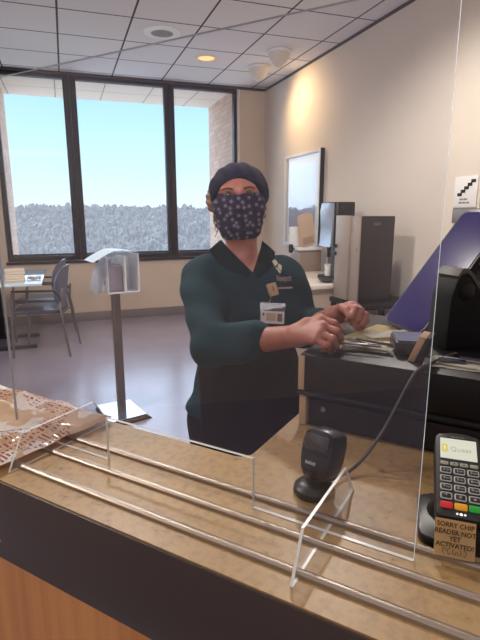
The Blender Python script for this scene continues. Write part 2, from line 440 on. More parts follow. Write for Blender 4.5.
# ------------------------------------------------------------------ touch screen register
def orient(w, u):           # frame with x=w, y=u, z=normal
    w = w.normalized(); n = w.cross(u).normalized(); u = n.cross(w)
    return w, u, n
reg_loc = V((.80, .94, DT))
reg = thing('touch_screen_register', 'black register with tilted dark touch screen, violet reflection painted in, on a wedge stand', 'register', reg_loc)
yw = radians(6)
wd = V((sin(yw), cos(yw), 0))                       # far direction of the screen's width
A0 = V((.766, 1.055, 1.083)); tl = radians(37.5)
side = V((cos(yw), -sin(yw), 0))
upv = V((0, 0, 1)) * cos(tl) + side * sin(tl)
nrm = -side * cos(tl) + V((0, 0, 1)) * sin(tl)       # screen normal: left and up
def rg(a, b_, c_): return A0 - reg_loc - wd * a + upv * b_ + nrm * c_
SW, SH = .168, .36
fr = frame(A0 - reg_loc, -wd, upv, nrm)
if fr.to_3x3().determinant() < 0: fr = frame(A0 - reg_loc, -wd, upv, nrm)
def rrect(x0, y0, x1, y1, r, n=5):
    P = []
    for cx, cy, a0 in ((x1 - r, y1 - r, 0), (x0 + r, y1 - r, 90), (x0 + r, y0 + r, 180), (x1 - r, y0 + r, 270)):
        for k in range(n + 1):
            a = radians(a0 + 90 * k / n); P.append((cx + r * cos(a), cy + r * sin(a)))
    return P
MB().prism(rrect(0, 0, SW, SH, .022), -.022, 0, fr, .003).build('screen_housing', M_black, reg)
M_screen = mat('dark screen with painted violet reflection', (38, 28, 96), .14, spec=.5)  # violet base colour paints a reflection over a black screen
MB().prism(rrect(.006, .006, SW - .006, SH - .012, .018), .0002, .0012, fr).build('screen', M_screen, reg)
MB().prism(rrect(.03, .10, SW - .012, SH - .06, .01), -.052, -.022, fr, .004).build('back_cover', mat('grey register cover', (70, 68, 70), .5), reg)
MB().prism(rrect(SW - .004, SH - .15, SW + .006, SH - .085, .003), -.045, -.01, fr, .001).build('card_reader', mat('mid grey plastic', (96, 94, 96), .5), reg)
# wedge stand, seen from its side
sd = frame(V((0, 0, 0)), V((1, 0, 0)), V((0, 0, 1)), V((0, -1, 0)))
sd = frame(V((.022, 0, 0)), V((1, 0, 0)), V((0, 0, 1)), V((0, -1, 0)))
st = [(-.060, .0005), (.16, .0005), (.15, .03), (.046, .093), (-.008, .158), (-.019, .166), (-.031, .167), (-.045, .149), (-.056, .113)]
MB().prism(st, .058, .12, sd, .004).build('stand', M_black2, reg)
MB().prism([(.155, .032), (.157, .040), (.050, .103), (-.002, .166), (-.016, .177), (-.032, .177), (-.044, .162), (-.040, .156), (-.031, .168), (-.018, .168), (-.007, .160), (.046, .095)], .055, .1205, sd, .0012).build('stand_cover', mat('charcoal stand cover', (84, 82, 84), .5), reg)
MB().lathe([(.02, 0), (.02, .003), (.017, .0045), (.001, .0046)], 28, frame(V((.004, -.1205, .128)), V((1, 0, 0)), V((0, 0, 1)), V((0, -1, 0)))).build('hinge', M_black, reg)
b = MB(); b.tube([V((-.015, -.07, .135)), V((.04, -.03, .135)), V((.088, .01, .135))], .016, 14, smooth=1); b.build('hinge_arm', M_black, reg)
# ------------------------------------------------------------------ card payment terminal
TP = (-.037, .664, .951); tyaw, ttilt = radians(10.6), radians(66)
tm = thing('card_terminal', 'black card payment terminal with keypad and lit grey display on a stand', 'card reader', cw(TP[0], TP[1] + .03, HC), -PHI + tyaw)
o_t = V((0, -.03, TP[2] - HC))
ux = V((1, 0, 0)); uu = V((0, sin(ttilt), cos(ttilt))); un = V((0, -cos(ttilt), sin(ttilt)))
TF = frame(o_t + V((-.003, 0, 0)), ux, uu, un) @ Matrix.Scale(.91, 4)
W2 = .036; TL = .165
MB().prism([(-W2 + .004, 0), (W2 - .004, 0), (W2, .006), (W2 + .0015, TL * .8), (W2, TL - .006), (W2 - .006, TL), (.010, TL + .003), (-.010, TL + .003), (-W2 + .006, TL), (-W2, TL - .006), (-W2 - .0015, TL * .8), (-W2, .006)], -.026, 0, TF, .003).build('terminal_case', mat('terminal black plastic', (34, 33, 35), .42), tm)
M_lcd = mat('pale lcd', (206, 212, 198), .3, emit=.30)
scr = MB().prism(rrect(-.0285, .110, .0285, .1535, .001, 2), .0003, .0013, TF).build('display', M_lcd, tm)
MB().box((-.0255, .1235, .0014), (-.017, .140, .0017), 0, TF).build('screen_icon', mat('yellow lcd icon', (206, 196, 90), .4, emit=.25), scr)
text_mesh('1', .013, TF @ Matrix.Translation((-.0213, .1315, .002)), 'lettering', mat('lcd white', (236, 238, 224), .4, emit=.4), scr)
text_mesh('Quess', .0125, TF @ Matrix.Translation((.004, .131, .0016)), 'lettering', mat('lcd faint grey', (176, 180, 168), .4, emit=.28), scr, spacing=1.05)
M_grey = mat('grey key', (150, 148, 134), .5)
for k in range(4):
    x = -.0225 + k * .015
    kb = MB().prism(rrect(x - .0062, .0955, x + .0062, .1025, .002, 3), .0002, .0022, TF, .0004).build('function_key', M_grey, tm)
    if k in (1, 2):
        s = 1 if k == 2 else -1
        MB().prism([(x - .002, .099 + s * -.0012), (x + .002, .099 + s * -.0012), (x, .099 + s * .0018)][::s], .0023, .0025, TF).build('arrow_mark', M_black, kb)
M_ring = mat('silver key ring', (176, 176, 174), .4)
M_key = mat('dark key', (30, 30, 33), .45)
keys = ['1', '2', '3', '4', '5', '6', '7', '8', '9', '*', '0', '#']
subs = ['QZ', 'ABC', 'DEF', 'GHI', 'JKL', 'MNO', 'PRS', 'TUV', 'WXY', '', '', '']
M_klet = mat('key lettering', (170, 170, 168), .5)
for i in range(12):
    x = (i % 3 - 1) * .0205; y = .085 - (i // 3) * .0165
    kb = MB()
    kb.prism(rrect(x - .0088, y - .0062, x + .0088, y + .0062, .003, 4), .0002, .0022, TF, .0006)
    kb.mi = 0
    ko = kb.build('key', M_ring, tm)
    MB().prism(rrect(x - .0070, y - .0045, x + .0070, y + .0045, .002, 4), .0018, .0026, TF, .0003).build('key_face', M_key, ko)
    text_mesh(keys[i], .0072, TF @ Matrix.Translation((x - (.0028 if subs[i] else 0), y, .0029)), 'lettering', M_klet, ko)
    if subs[i]: text_mesh(subs[i], .0036, TF @ Matrix.Translation((x + .0028, y - .0006, .0029)), 'lettering', M_klet, ko)
for k, (cn_, cc) in enumerate((('red', (206, 40, 36)), ('yellow', (228, 160, 28)), ('green', (28, 160, 52)))):
    x = (k - 1) * .0205
    o = MB().prism(rrect(x - .0092, .0125, x + .0092, .0245, .0025, 3), .0002, .003, TF, .0008).build('colour_key', mat(cn_ + ' key', cc, .4), tm)
    o['label'] = cn_ + ' key at the bottom of the keypad'
for k in (-1, 0, 1):
    MB().lathe([(.0017 if k else .0024, 0), (.0017 if k else .0024, .0006), (.0002, .0007)], 12, TF @ Matrix.Translation((k * .0055, .0065, .0004))).build('indicator_light', emit_mat('white indicator', (235, 235, 225), .6), tm)
b = MB()
for k in range(8): b.box((-.011 + k * .0028, .1572, .0004), (-.0092 + k * .0028, .1572 + (.0026 if k % 3 else .0034), .0007), 0, TF)
b.build('maker_mark', mat('faint maker lettering', (110, 110, 112), .5), tm)
# stand
b = MB()
b.prism(rrect(-.056, -.035, .05, .085, .02), .0005, .016, None, .004)
b.build('stand_base', M_black, tm)
b = MB(); b.tube([V((-.012, .035, .014)), V((-.010, .035, .03)), V((-.006, .032, .046))], [.032, .027, .024], 20)
b.build('stand_neck', M_black, tm)

# note hanging on the front of the terminal
def note():
    c0 = cw(-.0395, .648, HC)
    t = thing('paper_note', 'tan paper note hanging off the card terminal, reading sorry chip reader not yet activated', 'note', c0 + V((0, 0, .0)), -PHI + tyaw)
    top = Vector((0, -.006 + .012, .0525)); bot = Vector((0, -.0135, .0085))
    u = (top - bot); L = u.length; u.normalize(); n = V((1, 0, 0)).cross(u).normalized()
    F = frame(bot, V((1, 0, 0)), u, n)
    NW = .0255
    def f(a, b_):
        return F @ V((-NW + 2 * NW * a, L * 1.0 * b_, .0015 * sin(a * pi) * (1 - b_) + .0008 * sin(b_ * 7)))
    MB().grid(6, 8, f, .0003).build('sheet', mat('tan note paper', (226, 194, 146), .8), t)
    mt = mat('brown note ink', (92, 58, 34), .8)
    for k, (s, z, sz_) in enumerate((('SORRY CHIP', .86, .0084), ('READER NOT', .67, .0084), ('YET', .50, .0084), ('ACTIVATED!', .325, .0084))):
        text_mesh(s, sz_, F @ Matrix.Translation((0, L * z, .0034)) @ Matrix.Scale(1.0, 4), 'lettering', mt, t, .0001, .0002)
    pts = []
    b = MB()
    for k in range(5):
        x = -.0125 + k * .0062
        b.tube([F @ V((x + .0022 * cos(a), L * .17 + .0036 * sin(a), .0036)) for a in [i * .75 + k for i in range(7)]], .0004, 5)
    b.build('handwriting', mt, t)
note()

# ------------------------------------------------------------------ barcode scanner
scn = thing('barcode_scanner', 'black hands-free barcode scanner on a round foot near the register cable', 'scanner', cw(-.262, .703, HC), -PHI + radians(-20))
MB().lathe([(.033, .0005), (.035, .004), (.034, .012), (.028, .018), (.018, .022), (.002, .0225)], 36).build('foot', M_black, scn)
b = MB(); b.tube([V((0, .002, .016)), V((.001, .004, .03)), V((.003, .004, .042))], [.017, .017, .024], 20); b.build('neck', M_black, scn)
sh = frame(V((.003, .002, .028)), V((1, 0, .12)).normalized(), V((0, .22, 1)).normalized(), V((0, -1, .22)).normalized())
def head(z0, z1, k, inset=0.):
    P = []
    for x, y in [(-.019, 0), (.019, 0), (.029, .012), (.033, .03), (.034, .06), (.030, .076), (.018, .084), (-.018, .084), (-.030, .076), (-.034, .06), (-.033, .03), (-.029, .012)]:
        P.append((x * k, (y - .042) * k + .042))
    return P
MB().prism(head(0, 0, 1), -.026, .016, sh, .008).build('scanner_head', mat('scanner black plastic', (24, 24, 27), .35), scn)
MB().prism(rrect(-.026, .050, .026, .076, .008), .0160, .0185, sh, .001).build('scan_window', mat('scanner glass', (14, 13, 16), .05, spec=.9, coat=.5), scn)
MB().prism(rrect(-.029, .040, .029, .049, .003), .0158, .0172, sh, .0005).build('band', mat('scanner dark band', (8, 8, 9), .3), scn)
b = MB()
for k in range(5): b.box((-.017 + k * .0045, .023, .0162), (-.0140 + k * .0045, .023 + (.0045 if k % 2 else .0056), .0166), 0, sh)
b.build('maker_mark', mat('pale grey lettering', (190, 190, 196), .5), scn)
# its cable
def cable():
    P = [cw(-.246, .738, HC + .010), cw(-.224, .79, HC + .008), cw(-.206, .83, HC + .030), cw(-.186, .872, .972), cw(-.166, .908, 1.032), cw(-.154, .928, 1.062), cw(-.146, .945, DT + .006), cw(-.13, .99, DT + .0045), cw(-.115, 1.05, DT + .0045), cw(-.10, 1.085, DT + .0045)]
    o = P[0].copy(); b = MB(); b.tube([p - o for p in P], .0030, 8, smooth=2)
    c = b.build('scanner_cable', mat('grey cable sheath', (62, 60, 62), .5), None); c.location = o
    tag(c, 'grey cable running from the scanner up over the register shelf edge', 'cable')
cable()

# ------------------------------------------------------------------ things on the register shelf
def flat_sheet(name, label, cat, c, n, z, w_, h_, rot, m, curl=.004, group=None, seed=0):
    o = cw(c, n, z); rnd = random.Random(seed)
    b = MB(); ph = rnd.uniform(0, 6)
    b.grid(8, 8, lambda u, v: V(((u - .5) * w_, (v - .5) * h_, .0006 + curl * (.5 + .5 * sin(u * 4 + ph)) * v)), .0004)
    s = b.build(name, m, None); s.location = o; s.rotation_euler = (0, 0, -PHI + rot)
    tag(s, label, cat, group); return s
flat_sheet('envelope', 'cream manila envelope lying flat beside the hands on the register shelf', 'envelope', -.282, 1.155, DT + .0005, .12, .20, radians(-16), M_manila, .006, None, 1)
flat_sheet('paper_sheet', 'white sheet of paper lying across the cream envelope', 'paper', -.258, 1.165, DT + .0075, .05, .12, radians(-46), M_paper, .010, None, 2)
flat_sheet('paper_slip', 'pale paper slip under the screen\'s lower corner', 'paper', -.225, 1.30, DT + .0005, .10, .06, radians(20), M_paper, .003, None, 3)
pl = [(-.262, 1.035, .09, .028, 10, M_manila, 'tan'), (-.244, 1.045, .10, .03, -15, M_paper, 'white'), (-.252, 1.03, .085, .02, 25, mat('grey card', (120, 110, 104), .6), 'grey'), (-.232, 1.035, .09, .026, -2, M_paper, 'white'), (-.268, 1.048, .07, .02, -30, mat('dark card', (60, 46, 44), .6), 'dark brown')]
names = ['tan ticket at the bottom of the loose pile at the shelf front', 'white ticket lowest of the white ones in the loose pile', 'grey ticket skewed in the middle of the loose pile', 'white ticket near the top of the loose pile', 'dark brown ticket on top of the loose pile']
for i, (c, n, a, b_, r, m, _c) in enumerate(pl):
    flat_sheet('ticket', names[i], 'ticket', c - .030, n - .01, DT + .001 + i * .0030, a, b_, radians(r), m, .002, 'loose tickets on the register shelf', 10 + i)
pen_l = ['silver pen lying across the loose tickets nearest the shelf edge', 'dark pen lying behind the silver pen on the loose tickets']
for i, (c, n, r) in enumerate(((-.282, 1.000, 8), (-.262, 1.035, -14))):
    p = thing('pen', pen_l[i], 'pen', cw(c, n, DT + .0195), -PHI + radians(r), 'pens on the loose tickets')
    b = MB(); b.lathe([(.0005, -.045), (.0028, -.038), (.003, .038), (.0024, .046)], 10, Matrix.Rotation(radians(90), 4, 'Y')); b.build('barrel', M_steel if i == 0 else M_black, p)
    MB().box((.018, -.001, .0028), (.044, .001, .0042), .0004).build('clip', M_steel, p)
bx = thing('tissue_box', 'small black box with blue sheen painted on its top under the register screen', 'box', cw(-.186, 1.066, DT + .0006), -PHI + radians(20))
MB().box((-.04, -.04, 0), (.03, .05, .030), .004).build('box_body', M_black, bx)
MB().prism(rrect(-.037, -.037, .027, .047, .006), .0302, .0325).build('lid', mat('lid with painted blue sheen', (66, 68, 112), .45), bx)  # blue colour paints a sheen on the black box's top
cb = thing('card_stack', 'tan upright stack of cards leaning against the small black box', 'cards', cw(-.180, .990, DT + .0006), -PHI)
cfm = frame(V((0, 0, 0)), V((1, 0, 0)), V((0, 0, 1)), V((0, -1, 0)))
MB().prism([(0, 0), (.013, 0), (.033, .052), (.020, .054)], -.055, .0, cfm, .001).build('cards', mat('tan card edges', (188, 150, 116), .7, noise_amt=.2, noise_scale=30), cb)
MB().prism([(.0135, 0), (.022, 0), (.042, .052), (.0335, .052)], -.056, .001, cfm, .0008).build('holder', M_black2, cb)
rec = [(-.093, 1.005, .115, .055, 4, M_paper), (-.085, 1.012, .11, .05, -6, M_paper), (-.098, 1.008, .05, .022, 12, mat('blue-grey print', (80, 78, 104), .6)), (-.062, 1.02, .05, .018, -4, bpy.data.materials['blue-grey print'])]
rl_ = ['white receipt at the bottom of the stack in front of the register', 'white receipt on top of the stack in front of the register', 'blue-grey card on the left of the receipts by the register', 'blue-grey card on the right of the receipts by the register']
for i, (c, n, a, b_, r, m) in enumerate(rec):
    flat_sheet('receipt' if i < 2 else 'paper_card', rl_[i], 'receipt' if i < 2 else 'card', c, n, DT + .0008 + i * .004, a, b_, radians(r), m, .002, 'receipts before the register' if i < 2 else 'cards on the receipts', 30 + i)

# ------------------------------------------------------------------ crumpled paper bag
def bag_mat():
    m = mat('kraft bag with red print', (206, 170, 136), .5, spec=.5, coat=.5, bump=.35, bump_scale=22)
    nt = m.node_tree; b = nt.nodes['Principled BSDF']
    tc = nt.nodes.new('ShaderNodeTexCoord'); sx = nt.nodes.new('ShaderNodeSeparateXYZ'); nt.links.new(tc.outputs['Object'], sx.inputs[0])
    def M_(op, a, v=None):
        n = nt.nodes.new('ShaderNodeMath'); n.operation = op
        for i, q in enumerate((a, v)):
            if q is None: continue
            if isinstance(q, (int, float)): n.inputs[i].default_value = q
            else: nt.links.new(q, n.inputs[i])
        return n.outputs[0]
    no = nt.nodes.new('ShaderNodeTexNoise'); no.inputs['Scale'].default_value = 1; no.inputs['Detail'].default_value = 2
    mp = nt.nodes.new('ShaderNodeMapping'); mp.inputs['Scale'].default_value = (120, 45, 1); nt.links.new(tc.outputs['Object'], mp.inputs[0]); nt.links.new(mp.outputs[0], no.inputs['Vector'])
    rows = M_('GREATER_THAN', M_('SINE', M_('MULTIPLY', sx.outputs[1], 2 * pi / .0095)), -.1)
    ink = M_('MULTIPLY', M_('GREATER_THAN', no.outputs['Fac'], .5), rows)
    blk = nt.nodes.new('ShaderNodeTexNoise'); blk.inputs['Scale'].default_value = 9; blk.inputs['Detail'].default_value = 0
    nt.links.new(tc.outputs['Object'], blk.inputs['Vector'])
    k = M_('MULTIPLY', ink, M_('GREATER_THAN', blk.outputs['Fac'], .55))
    wv = nt.nodes.new('ShaderNodeTexNoise'); wv.inputs['Scale'].default_value = 14; wv.inputs['Detail'].default_value = 3
    nt.links.new(tc.outputs['Object'], wv.inputs['Vector'])
    mx0 = nt.nodes.new('ShaderNodeMix'); mx0.data_type = 'RGBA'; mx0.inputs[6].default_value = (*lin((226, 192, 158)), 1); mx0.inputs[7].default_value = (*lin((246, 236, 230)), 1)  # whitish patches paint in the bag's glossy highlights
    nt.links.new(M_('GREATER_THAN', wv.outputs['Fac'], .57), mx0.inputs[0])
    mx = nt.nodes.new('ShaderNodeMix'); mx.data_type = 'RGBA'; mx.inputs[7].default_value = (*lin((176, 84, 72)), 1)
    nt.links.new(k, mx.inputs[0]); nt.links.new(mx0.outputs[2], mx.inputs[6]); nt.links.new(mx.outputs[2], b.inputs['Base Color'])
    return m
bg = thing('paper_bag', 'crumpled kraft paper bag with red print lying on the counter\'s left end', 'bag', cw(-.97, .6, HC + .012), -PHI)
def bagf(u, v):
    x = -.30 + u * (.30 + .195 + .02 * v)
    y = -.150 + v * .29
    if u > .999: pass
    ed = min(1, min(u, 1 - u, v, 1 - v) * 7)
    z = .004 + .015 * ed ** .7 * (.45 + .55 * v) + .013 * noise.noise(V((u * 6, v * 5, 1))) * ed + .011 * abs(noise.noise(V((u * 13, v * 11, 4)))) * ed
    z += .008 * max(0, v - .75) * 4 * (1 - abs(2 * u - 1.1)) * ed
    y += .010 * noise.noise(V((u * 5, 3, v * 2))); x += .009 * noise.noise(V((u * 3, v * 6, 7)))
    return V((x, y, max(z, .0035) - .004 + (.004)))
MB().grid(60, 40, bagf, .0006).build('bag_body', bag_mat(), bg, 60)
b = MB(); b.tube([V((.165, -.115, .012)), V((.188, -.146, .006)), V((.208, -.166, -.035)), V((.224, -.170, -.072)), V((.244, -.168, -.104))], .0028, 8, smooth=2)
b.build('handle', mat('twisted paper cord', (214, 178, 148), .7), bg)

# ------------------------------------------------------------------ wipe dispenser on a post stand
S0 = V((.278, 3.287, 0)); BXO = .014
ds = thing('sanitizer_stand', 'steel post stand holding a clear wipe dispenser box, on a square floor plate', 'stand', S0, radians(12))
rz_ = radians(12)
def wl(p, z): return V((p[0] * cos(rz_) + p[1] * sin(rz_), -p[0] * sin(rz_) + p[1] * cos(rz_), z))
topP = [(-.165, .10), (.07, .135), (.145, -.165), (-.10, -.235)]; botP = [(-.175, .11), (.08, .15), (.185, -.17), (-.10, -.262)]
b = MB(); b.rings([[wl(p, .028) for p in topP], [wl(p, .034) for p in topP]]); b.build('base_plate', mat('polished steel plate', (206, 212, 220), .15, metal=.9), ds, 0)
b = MB(); b.rings([[wl(p, .0) for p in botP], [wl((p[0] * .97, p[1] * .97), .028) for p in topP]]); b.build('base_skirt', mat('brown plate underside', (96, 78, 62), .6), ds, 0)
MB().box((-.026, -.022, .018), (.026, .022, .845), .003).build('post', mat('grey steel post', (118, 108, 106), .38, metal=.6), ds)
M_dbox = mat('frosted dispenser plastic', (208, 206, 214), .28, spec=.6)
b = MB()
b.box((-.085, .09, .85), (.125, .098, 1.10)); b.box((-.085, -.098, .85), (.125, .09, .857)); b.box((.117, -.098, .857), (.125, .09, 1.10))
b.build('case', M_dbox, ds).location = (BXO, 0, 0)
pn = MB()
PO = [(-.095, .857), (.085, .857), (.085, 1.085), (-.095, 1.085)]
ring = []
n_ = 28
ov = [(-.012 + .034 * cos(2 * pi * k / n_), .965 + .075 * sin(2 * pi * k / n_)) for k in range(n_)]
# side panel with an oval hole
bmx = pn.bm
def sq(a):
    cx, cz, hx, hz = -.005, .971, .09, .114
    t = max(abs(cos(a)) / hx, abs(sin(a)) / hz); return (cx + cos(a) / t, cz + sin(a) / t)
ou = [sq(2 * pi * (k + .001) / n_) for k in range(n_)]
for x in (-.085, -.079):
    pass
LA = [[V((x, y, z)) for (y, z) in ov] for x in (-.085, -.079)]; LB = [[V((x, y, z)) for (y, z) in ou] for x in (-.085, -.079)]
pn.rings([LB[0], LA[0], LA[1], LB[1]], closed=True)
pn.build('holed_side', M_dbox, ds, 30).location = (BXO, 0, 0)
MB().box((.03, -.097, .858), (.036, .089, 1.085)).build('divider', M_white, ds).location = (BXO, 0, 0)
MB().box((-.07, -.05, .858), (.028, .085, 1.03), .01).build('wipe_pack', mat('dim lavender pack', (150, 140, 150), .6), ds).location = (BXO, 0, 0)
lidf = lambda u, v: V((-.175 + .31 * u, -.115 + .23 * v, 1.105 + .022 * sin(min(1, u * 1.25) * pi * .75) - .055 * max(0, .42 - u) * 2.0 - .02 * max(0, u - .8) * 3))
MB().grid(14, 4, lidf, .006).build('lid', mat('white lid', (224, 236, 242), .3, spec=.6), ds).location = (BXO, 0, 0)
def wipe(u, v):
    x = -.115 + .085 * u - .085 * v - .02 * sin(v * 3) * (1 - u); y = -.085 + .07 * u + .012 * sin(v * 6)
    return V((x, y, 1.085 - .20 * v - .05 * u * v + .012 * sin(u * 9) * v))
MB().grid(10, 10, wipe, .003).build('wipe_sheet', mat('white wipe sheet', (220, 224, 230), .7), ds).location = (BXO, 0, 0)

# ------------------------------------------------------------------ dining table and chairs
tb = thing('dining_table', 'square cafe table with pale top on black tee feet by the window', 'table', (-.765, 5.36, 0))
MB().box((-.52, -.64, .715), (.525, .56, .74), .006).build('table_top', mat('pale laminate top', (196, 214, 222), .12, spec=.7), tb)
M_leg = mat('black table base', (40, 36, 40), .4)
for yy in (-.06, .54 - .06):
    b = MB(); b.box((-.40, yy - .03, .0), (.40, yy + .03, .035), .008); b.build('foot', M_leg, tb)
    b = MB(); b.box((-.045, yy - .025, .03), (.045, yy + .025, .716), .006); b.build('post', M_leg, tb)
M_chairm = mat('grey chair metal', (120, 112, 116), .35, metal=.7)
M_seat = mat('dark blue vinyl seat', (44, 46, 66), .35)
M_backp = mat('grey blue plastic back', (92, 98, 124), .35)
def make_chair(label, loc):
    # faces -x, origin between the feet
    t = thing('cafe_chair', label, 'chair', loc, 0, 'chairs at the window table')
    def pad(u, v):
        a = 2 * pi * v; r = 1
        return V((0, 0, 0))
    MB().prism(rrect(-.25, -.215, .19, .215, .05), .425, .462, None, .012).build('seat', M_seat, t)
    b = MB()
    P = rrect(-.205, 0, .205, .40, .16, 8)
    R = []
    for (dy) in (0, 1):
        R.append([V((.205 + .045 * (z / .40) + -.075 * (y / .205) ** 2 + dy * .014, y * (1 - .12 * (z / .4)), .47 + z)) for y, z in P])
    b.rings(R); b.build('backrest', M_backp, t)
    for s in (-1, 1):
        b = MB(); b.tube([V((-.25, s * .235, .008)), V((-.235, s * .235, .40)), V((-.23, s * .235, .61)), V((-.19, s * .235, .645))], .011, 10, smooth=2); b.build('leg', M_chairm, t)
        b = MB(); b.tube([V((.27, s * .235, .008)), V((.215, s * .228, .43)), V((.20, s * .20, .52)), V((.225, s * .17, .66))], .011, 10, smooth=2); b.build('leg', M_chairm, t)
        b = MB(); b.box((-.22, s * .235 - .022, .638), (.17, s * .235 + .022, .656), .008); b.tube([V((.16, s * .235, .645)), V((.208, s * .22, .60)), V((.207, s * .20, .54))], .010, 8, smooth=1); b.build('armrest', M_black2, t)
    MB().box((-.235, -.235, .405), (-.215, .235, .425)).build('seat_rail', M_chairm, t); MB().box((.18, -.228, .405), (.20, .228, .425)).build('seat_rail', M_chairm, t)
    return t
ch1 = make_chair('grey blue chair at the window table, nearer of the pair', (-.255, 5.10, 0)); ch1.rotation_euler.z = radians(-13)
dup(ch1, (-.285, 5.70, 0), radians(-13), 'grey blue chair at the window table, farther, closest to the window')
nk = thing('napkin_holder', 'pile of cream paper napkins standing near the table edge', 'napkins', (-.475, 4.98, .7405), radians(5))
for k in range(5):
    MB().box((-.09 + .004 * (k % 2), -.075, .002 + k * .022), (.085 - .005 * (k % 3), .075, .021 + k * .022), .006).build('napkin_bundle', mat('cream napkins', (226, 208, 190), .8) if k == 0 else bpy.data.materials['cream napkins'], nk)
lf = MB(); lf.grid(8, 6, lambda u, v: V((-.06 + .12 * u, -.06 + .12 * v, .003 + .03 * abs(sin(u * 5 + v * 4)))), .002)
o = lf.build('napkin', mat('white napkin', (228, 224, 226), .8)); o.location = (-.315, 4.98, .7405); tag(o, 'loose crumpled white napkin beside the napkin pile', 'napkin')
bc = thing('blue_cup', 'blue paper cup behind the napkin pile at the photo\'s left edge', 'cup', (-.63, 5.16, .7405))
MB().lathe([(.028, 0), (.037, .10), (.038, .103), (.036, .103), (.027, .006), (.001, .005)], 24).build('cup_body', mat('blue paper', (64, 120, 190), .6), bc)

# ------------------------------------------------------------------ framed picture on the right wall
pf = thing('framed_picture', 'tall framed painted window reflection in white mat and dark frame on the right wall', 'picture', (XR, 5.25, 1.49))
y0, y1, z0, z1 = -.455, .455, -.53, .53
b = MB()
for lo, hi in (((-.05, y0, z0), (-.002, y0 + .035, z1)), ((-.05, y1 - .035, z0), (-.002, y1, z1)), ((-.05, y0 + .035, z0), (-.002, y1 - .035, z0 + .035)), ((-.05, y0 + .035, z1 - .035), (-.002, y1 - .035, z1))):
    b.box(lo, hi, .003)
b.build('picture_frame', [mat('pale silver frame front', (226, 226, 226), .45)], pf)
b = MB(); b.box((-.0495, y0 - .006, z0 - .002), (-.002, y0 - .0005, z1 + .002)); b.build('frame_side', M_black, pf)
MB().box((-.03, y0 + .035, z0 + .035), (-.004, y1 - .035, z1 - .035)).build('mat_board', mat('white mat board', (240, 240, 240), .7), pf)
def reflection_mat():  # sky and tree bands paint the window's reflection in the picture glass
    m = bpy.data.materials.new('painted window reflection'); m.use_nodes = True; nt = m.node_tree; b = nt.nodes['Principled BSDF']
    tc = nt.nodes.new('ShaderNodeTexCoord'); sx = nt.nodes.new('ShaderNodeSeparateXYZ'); nt.links.new(tc.outputs['Object'], sx.inputs[0])
    no = nt.nodes.new('ShaderNodeTexNoise'); no.inputs['Scale'].default_value = 9; nt.links.new(tc.outputs['Object'], no.inputs['Vector'])
    ma = nt.nodes.new('ShaderNodeMath'); ma.operation = 'MULTIPLY_ADD'; ma.inputs[1].default_value = .12; nt.links.new(no.outputs['Fac'], ma.inputs[0]); nt.links.new(sx.outputs[2], ma.inputs[2])
    mr = nt.nodes.new('ShaderNodeMapRange'); mr.inputs['From Min'].default_value = -.40; mr.inputs['From Max'].default_value = .50; nt.links.new(ma.outputs[0], mr.inputs[0])
    rp = nt.nodes.new('ShaderNodeValToRGB'); e = rp.color_ramp.elements
    e[0].position = 0; e[0].color = (*lin((150, 138, 150)), 1); e[1].position = 1; e[1].color = (*lin((206, 226, 250)), 1)
    for p, c in ((.30, (150, 140, 156)), (.40, (134, 134, 158)), (.44, (186, 206, 240)), (.7, (200, 220, 250))):
        q = e.new(p); q.color = (*lin(c), 1)
    nt.links.new(mr.outputs[0], rp.inputs[0]); nt.links.new(rp.outputs[0], b.inputs['Base Color']); b.inputs['Roughness'].default_value = .12; b.inputs['Specular IOR Level'].default_value = .5
    return m
MB().box((-.0325, y0 + .12, z0 + .13), (-.0305, y1 - .12, z1 - .12)).build('print', reflection_mat(), pf)  # sheet carrying the painted window reflection
MB().box((-.0385, y0 + .036, z0 + .036), (-.0365, y1 - .036, z1 - .036)).build('glass', clear_mat('picture glass', (.97, .97, .97), .01), pf)

# ------------------------------------------------------------------ counter along the right wall, with its appliances
sbz = .75
sbc = thing('side_counter', 'low white topped counter along the right wall under the picture', 'counter', (2.25, 4.35, 0))
MB().box((-.45, -.68, sbz - .035), (.365, .80, sbz), .005).build('worktop', mat('white worktop', (228, 216, 202), .35), sbc)
MB().box((-.42, -.65, .0), (.365, .80, sbz - .035)).build('cabinet_body', mat('beige cabinet', (196, 176, 156), .5), sbc)
for y in (-.63, -.14, .35):
    d = MB().box((-.436, y, .09), (-.421, y + .45, sbz - .05), .003).build('door', mat('beige cabinet door', (204, 186, 166), .45), sbc)
    MB().box((-.448, y + .40, .5), (-.437, y + .412, .62), .002).build('handle', M_steel, d)

ub = thing('beverage_urn', 'squat grey-tan container with white tray and open tan lid below the picture', 'container', (2.42, 4.72, sbz + .0005))
MB().box((-.14, -.10, 0), (.12, .12, .22), .012).build('container_body', mat('taupe container', (140, 122, 112), .45), ub)
MB().prism(rrect(-.17, -.12, .13, .13, .02), .222, .25, None, .006).build('tray', M_white, ub)
MB().box((-.17, .06, .25), (.02, .12, .46), .015).build('white_back', M_white, ub)
def lidp(u, v):
    return V((-.115 + .19 * u + .09 * (1 - v) - .05 , .0 - .02 * v, .265 + .335 * v - .03 * sin(pi * u) * 0))
lb = MB(); lt = Matrix.Translation((-.012, -.04, .262)) @ Matrix.Rotation(radians(-14), 4, 'Y') @ Matrix.Rotation(radians(8), 4, 'X') @ frame(V((0, 0, 0)), V((1, 0, 0)), V((0, 0, 1)), V((0, -1, 0)))
lb.prism(rrect(-.085, 0, .09, .345, .045), -.008, .008, lt, .004); lb.build('lid', mat('tan lid', (196, 168, 146), .45), ub)
for k in range(4):
    MB().prism(rrect(-.06, .03 + k * .018, .066, .04 + k * .018, .004, 3), .0082, .010, lt).build('slot', mat('lid slot shade', (150, 122, 102), .6) if k == 0 else bpy.data.materials['lid slot shade'], ub)
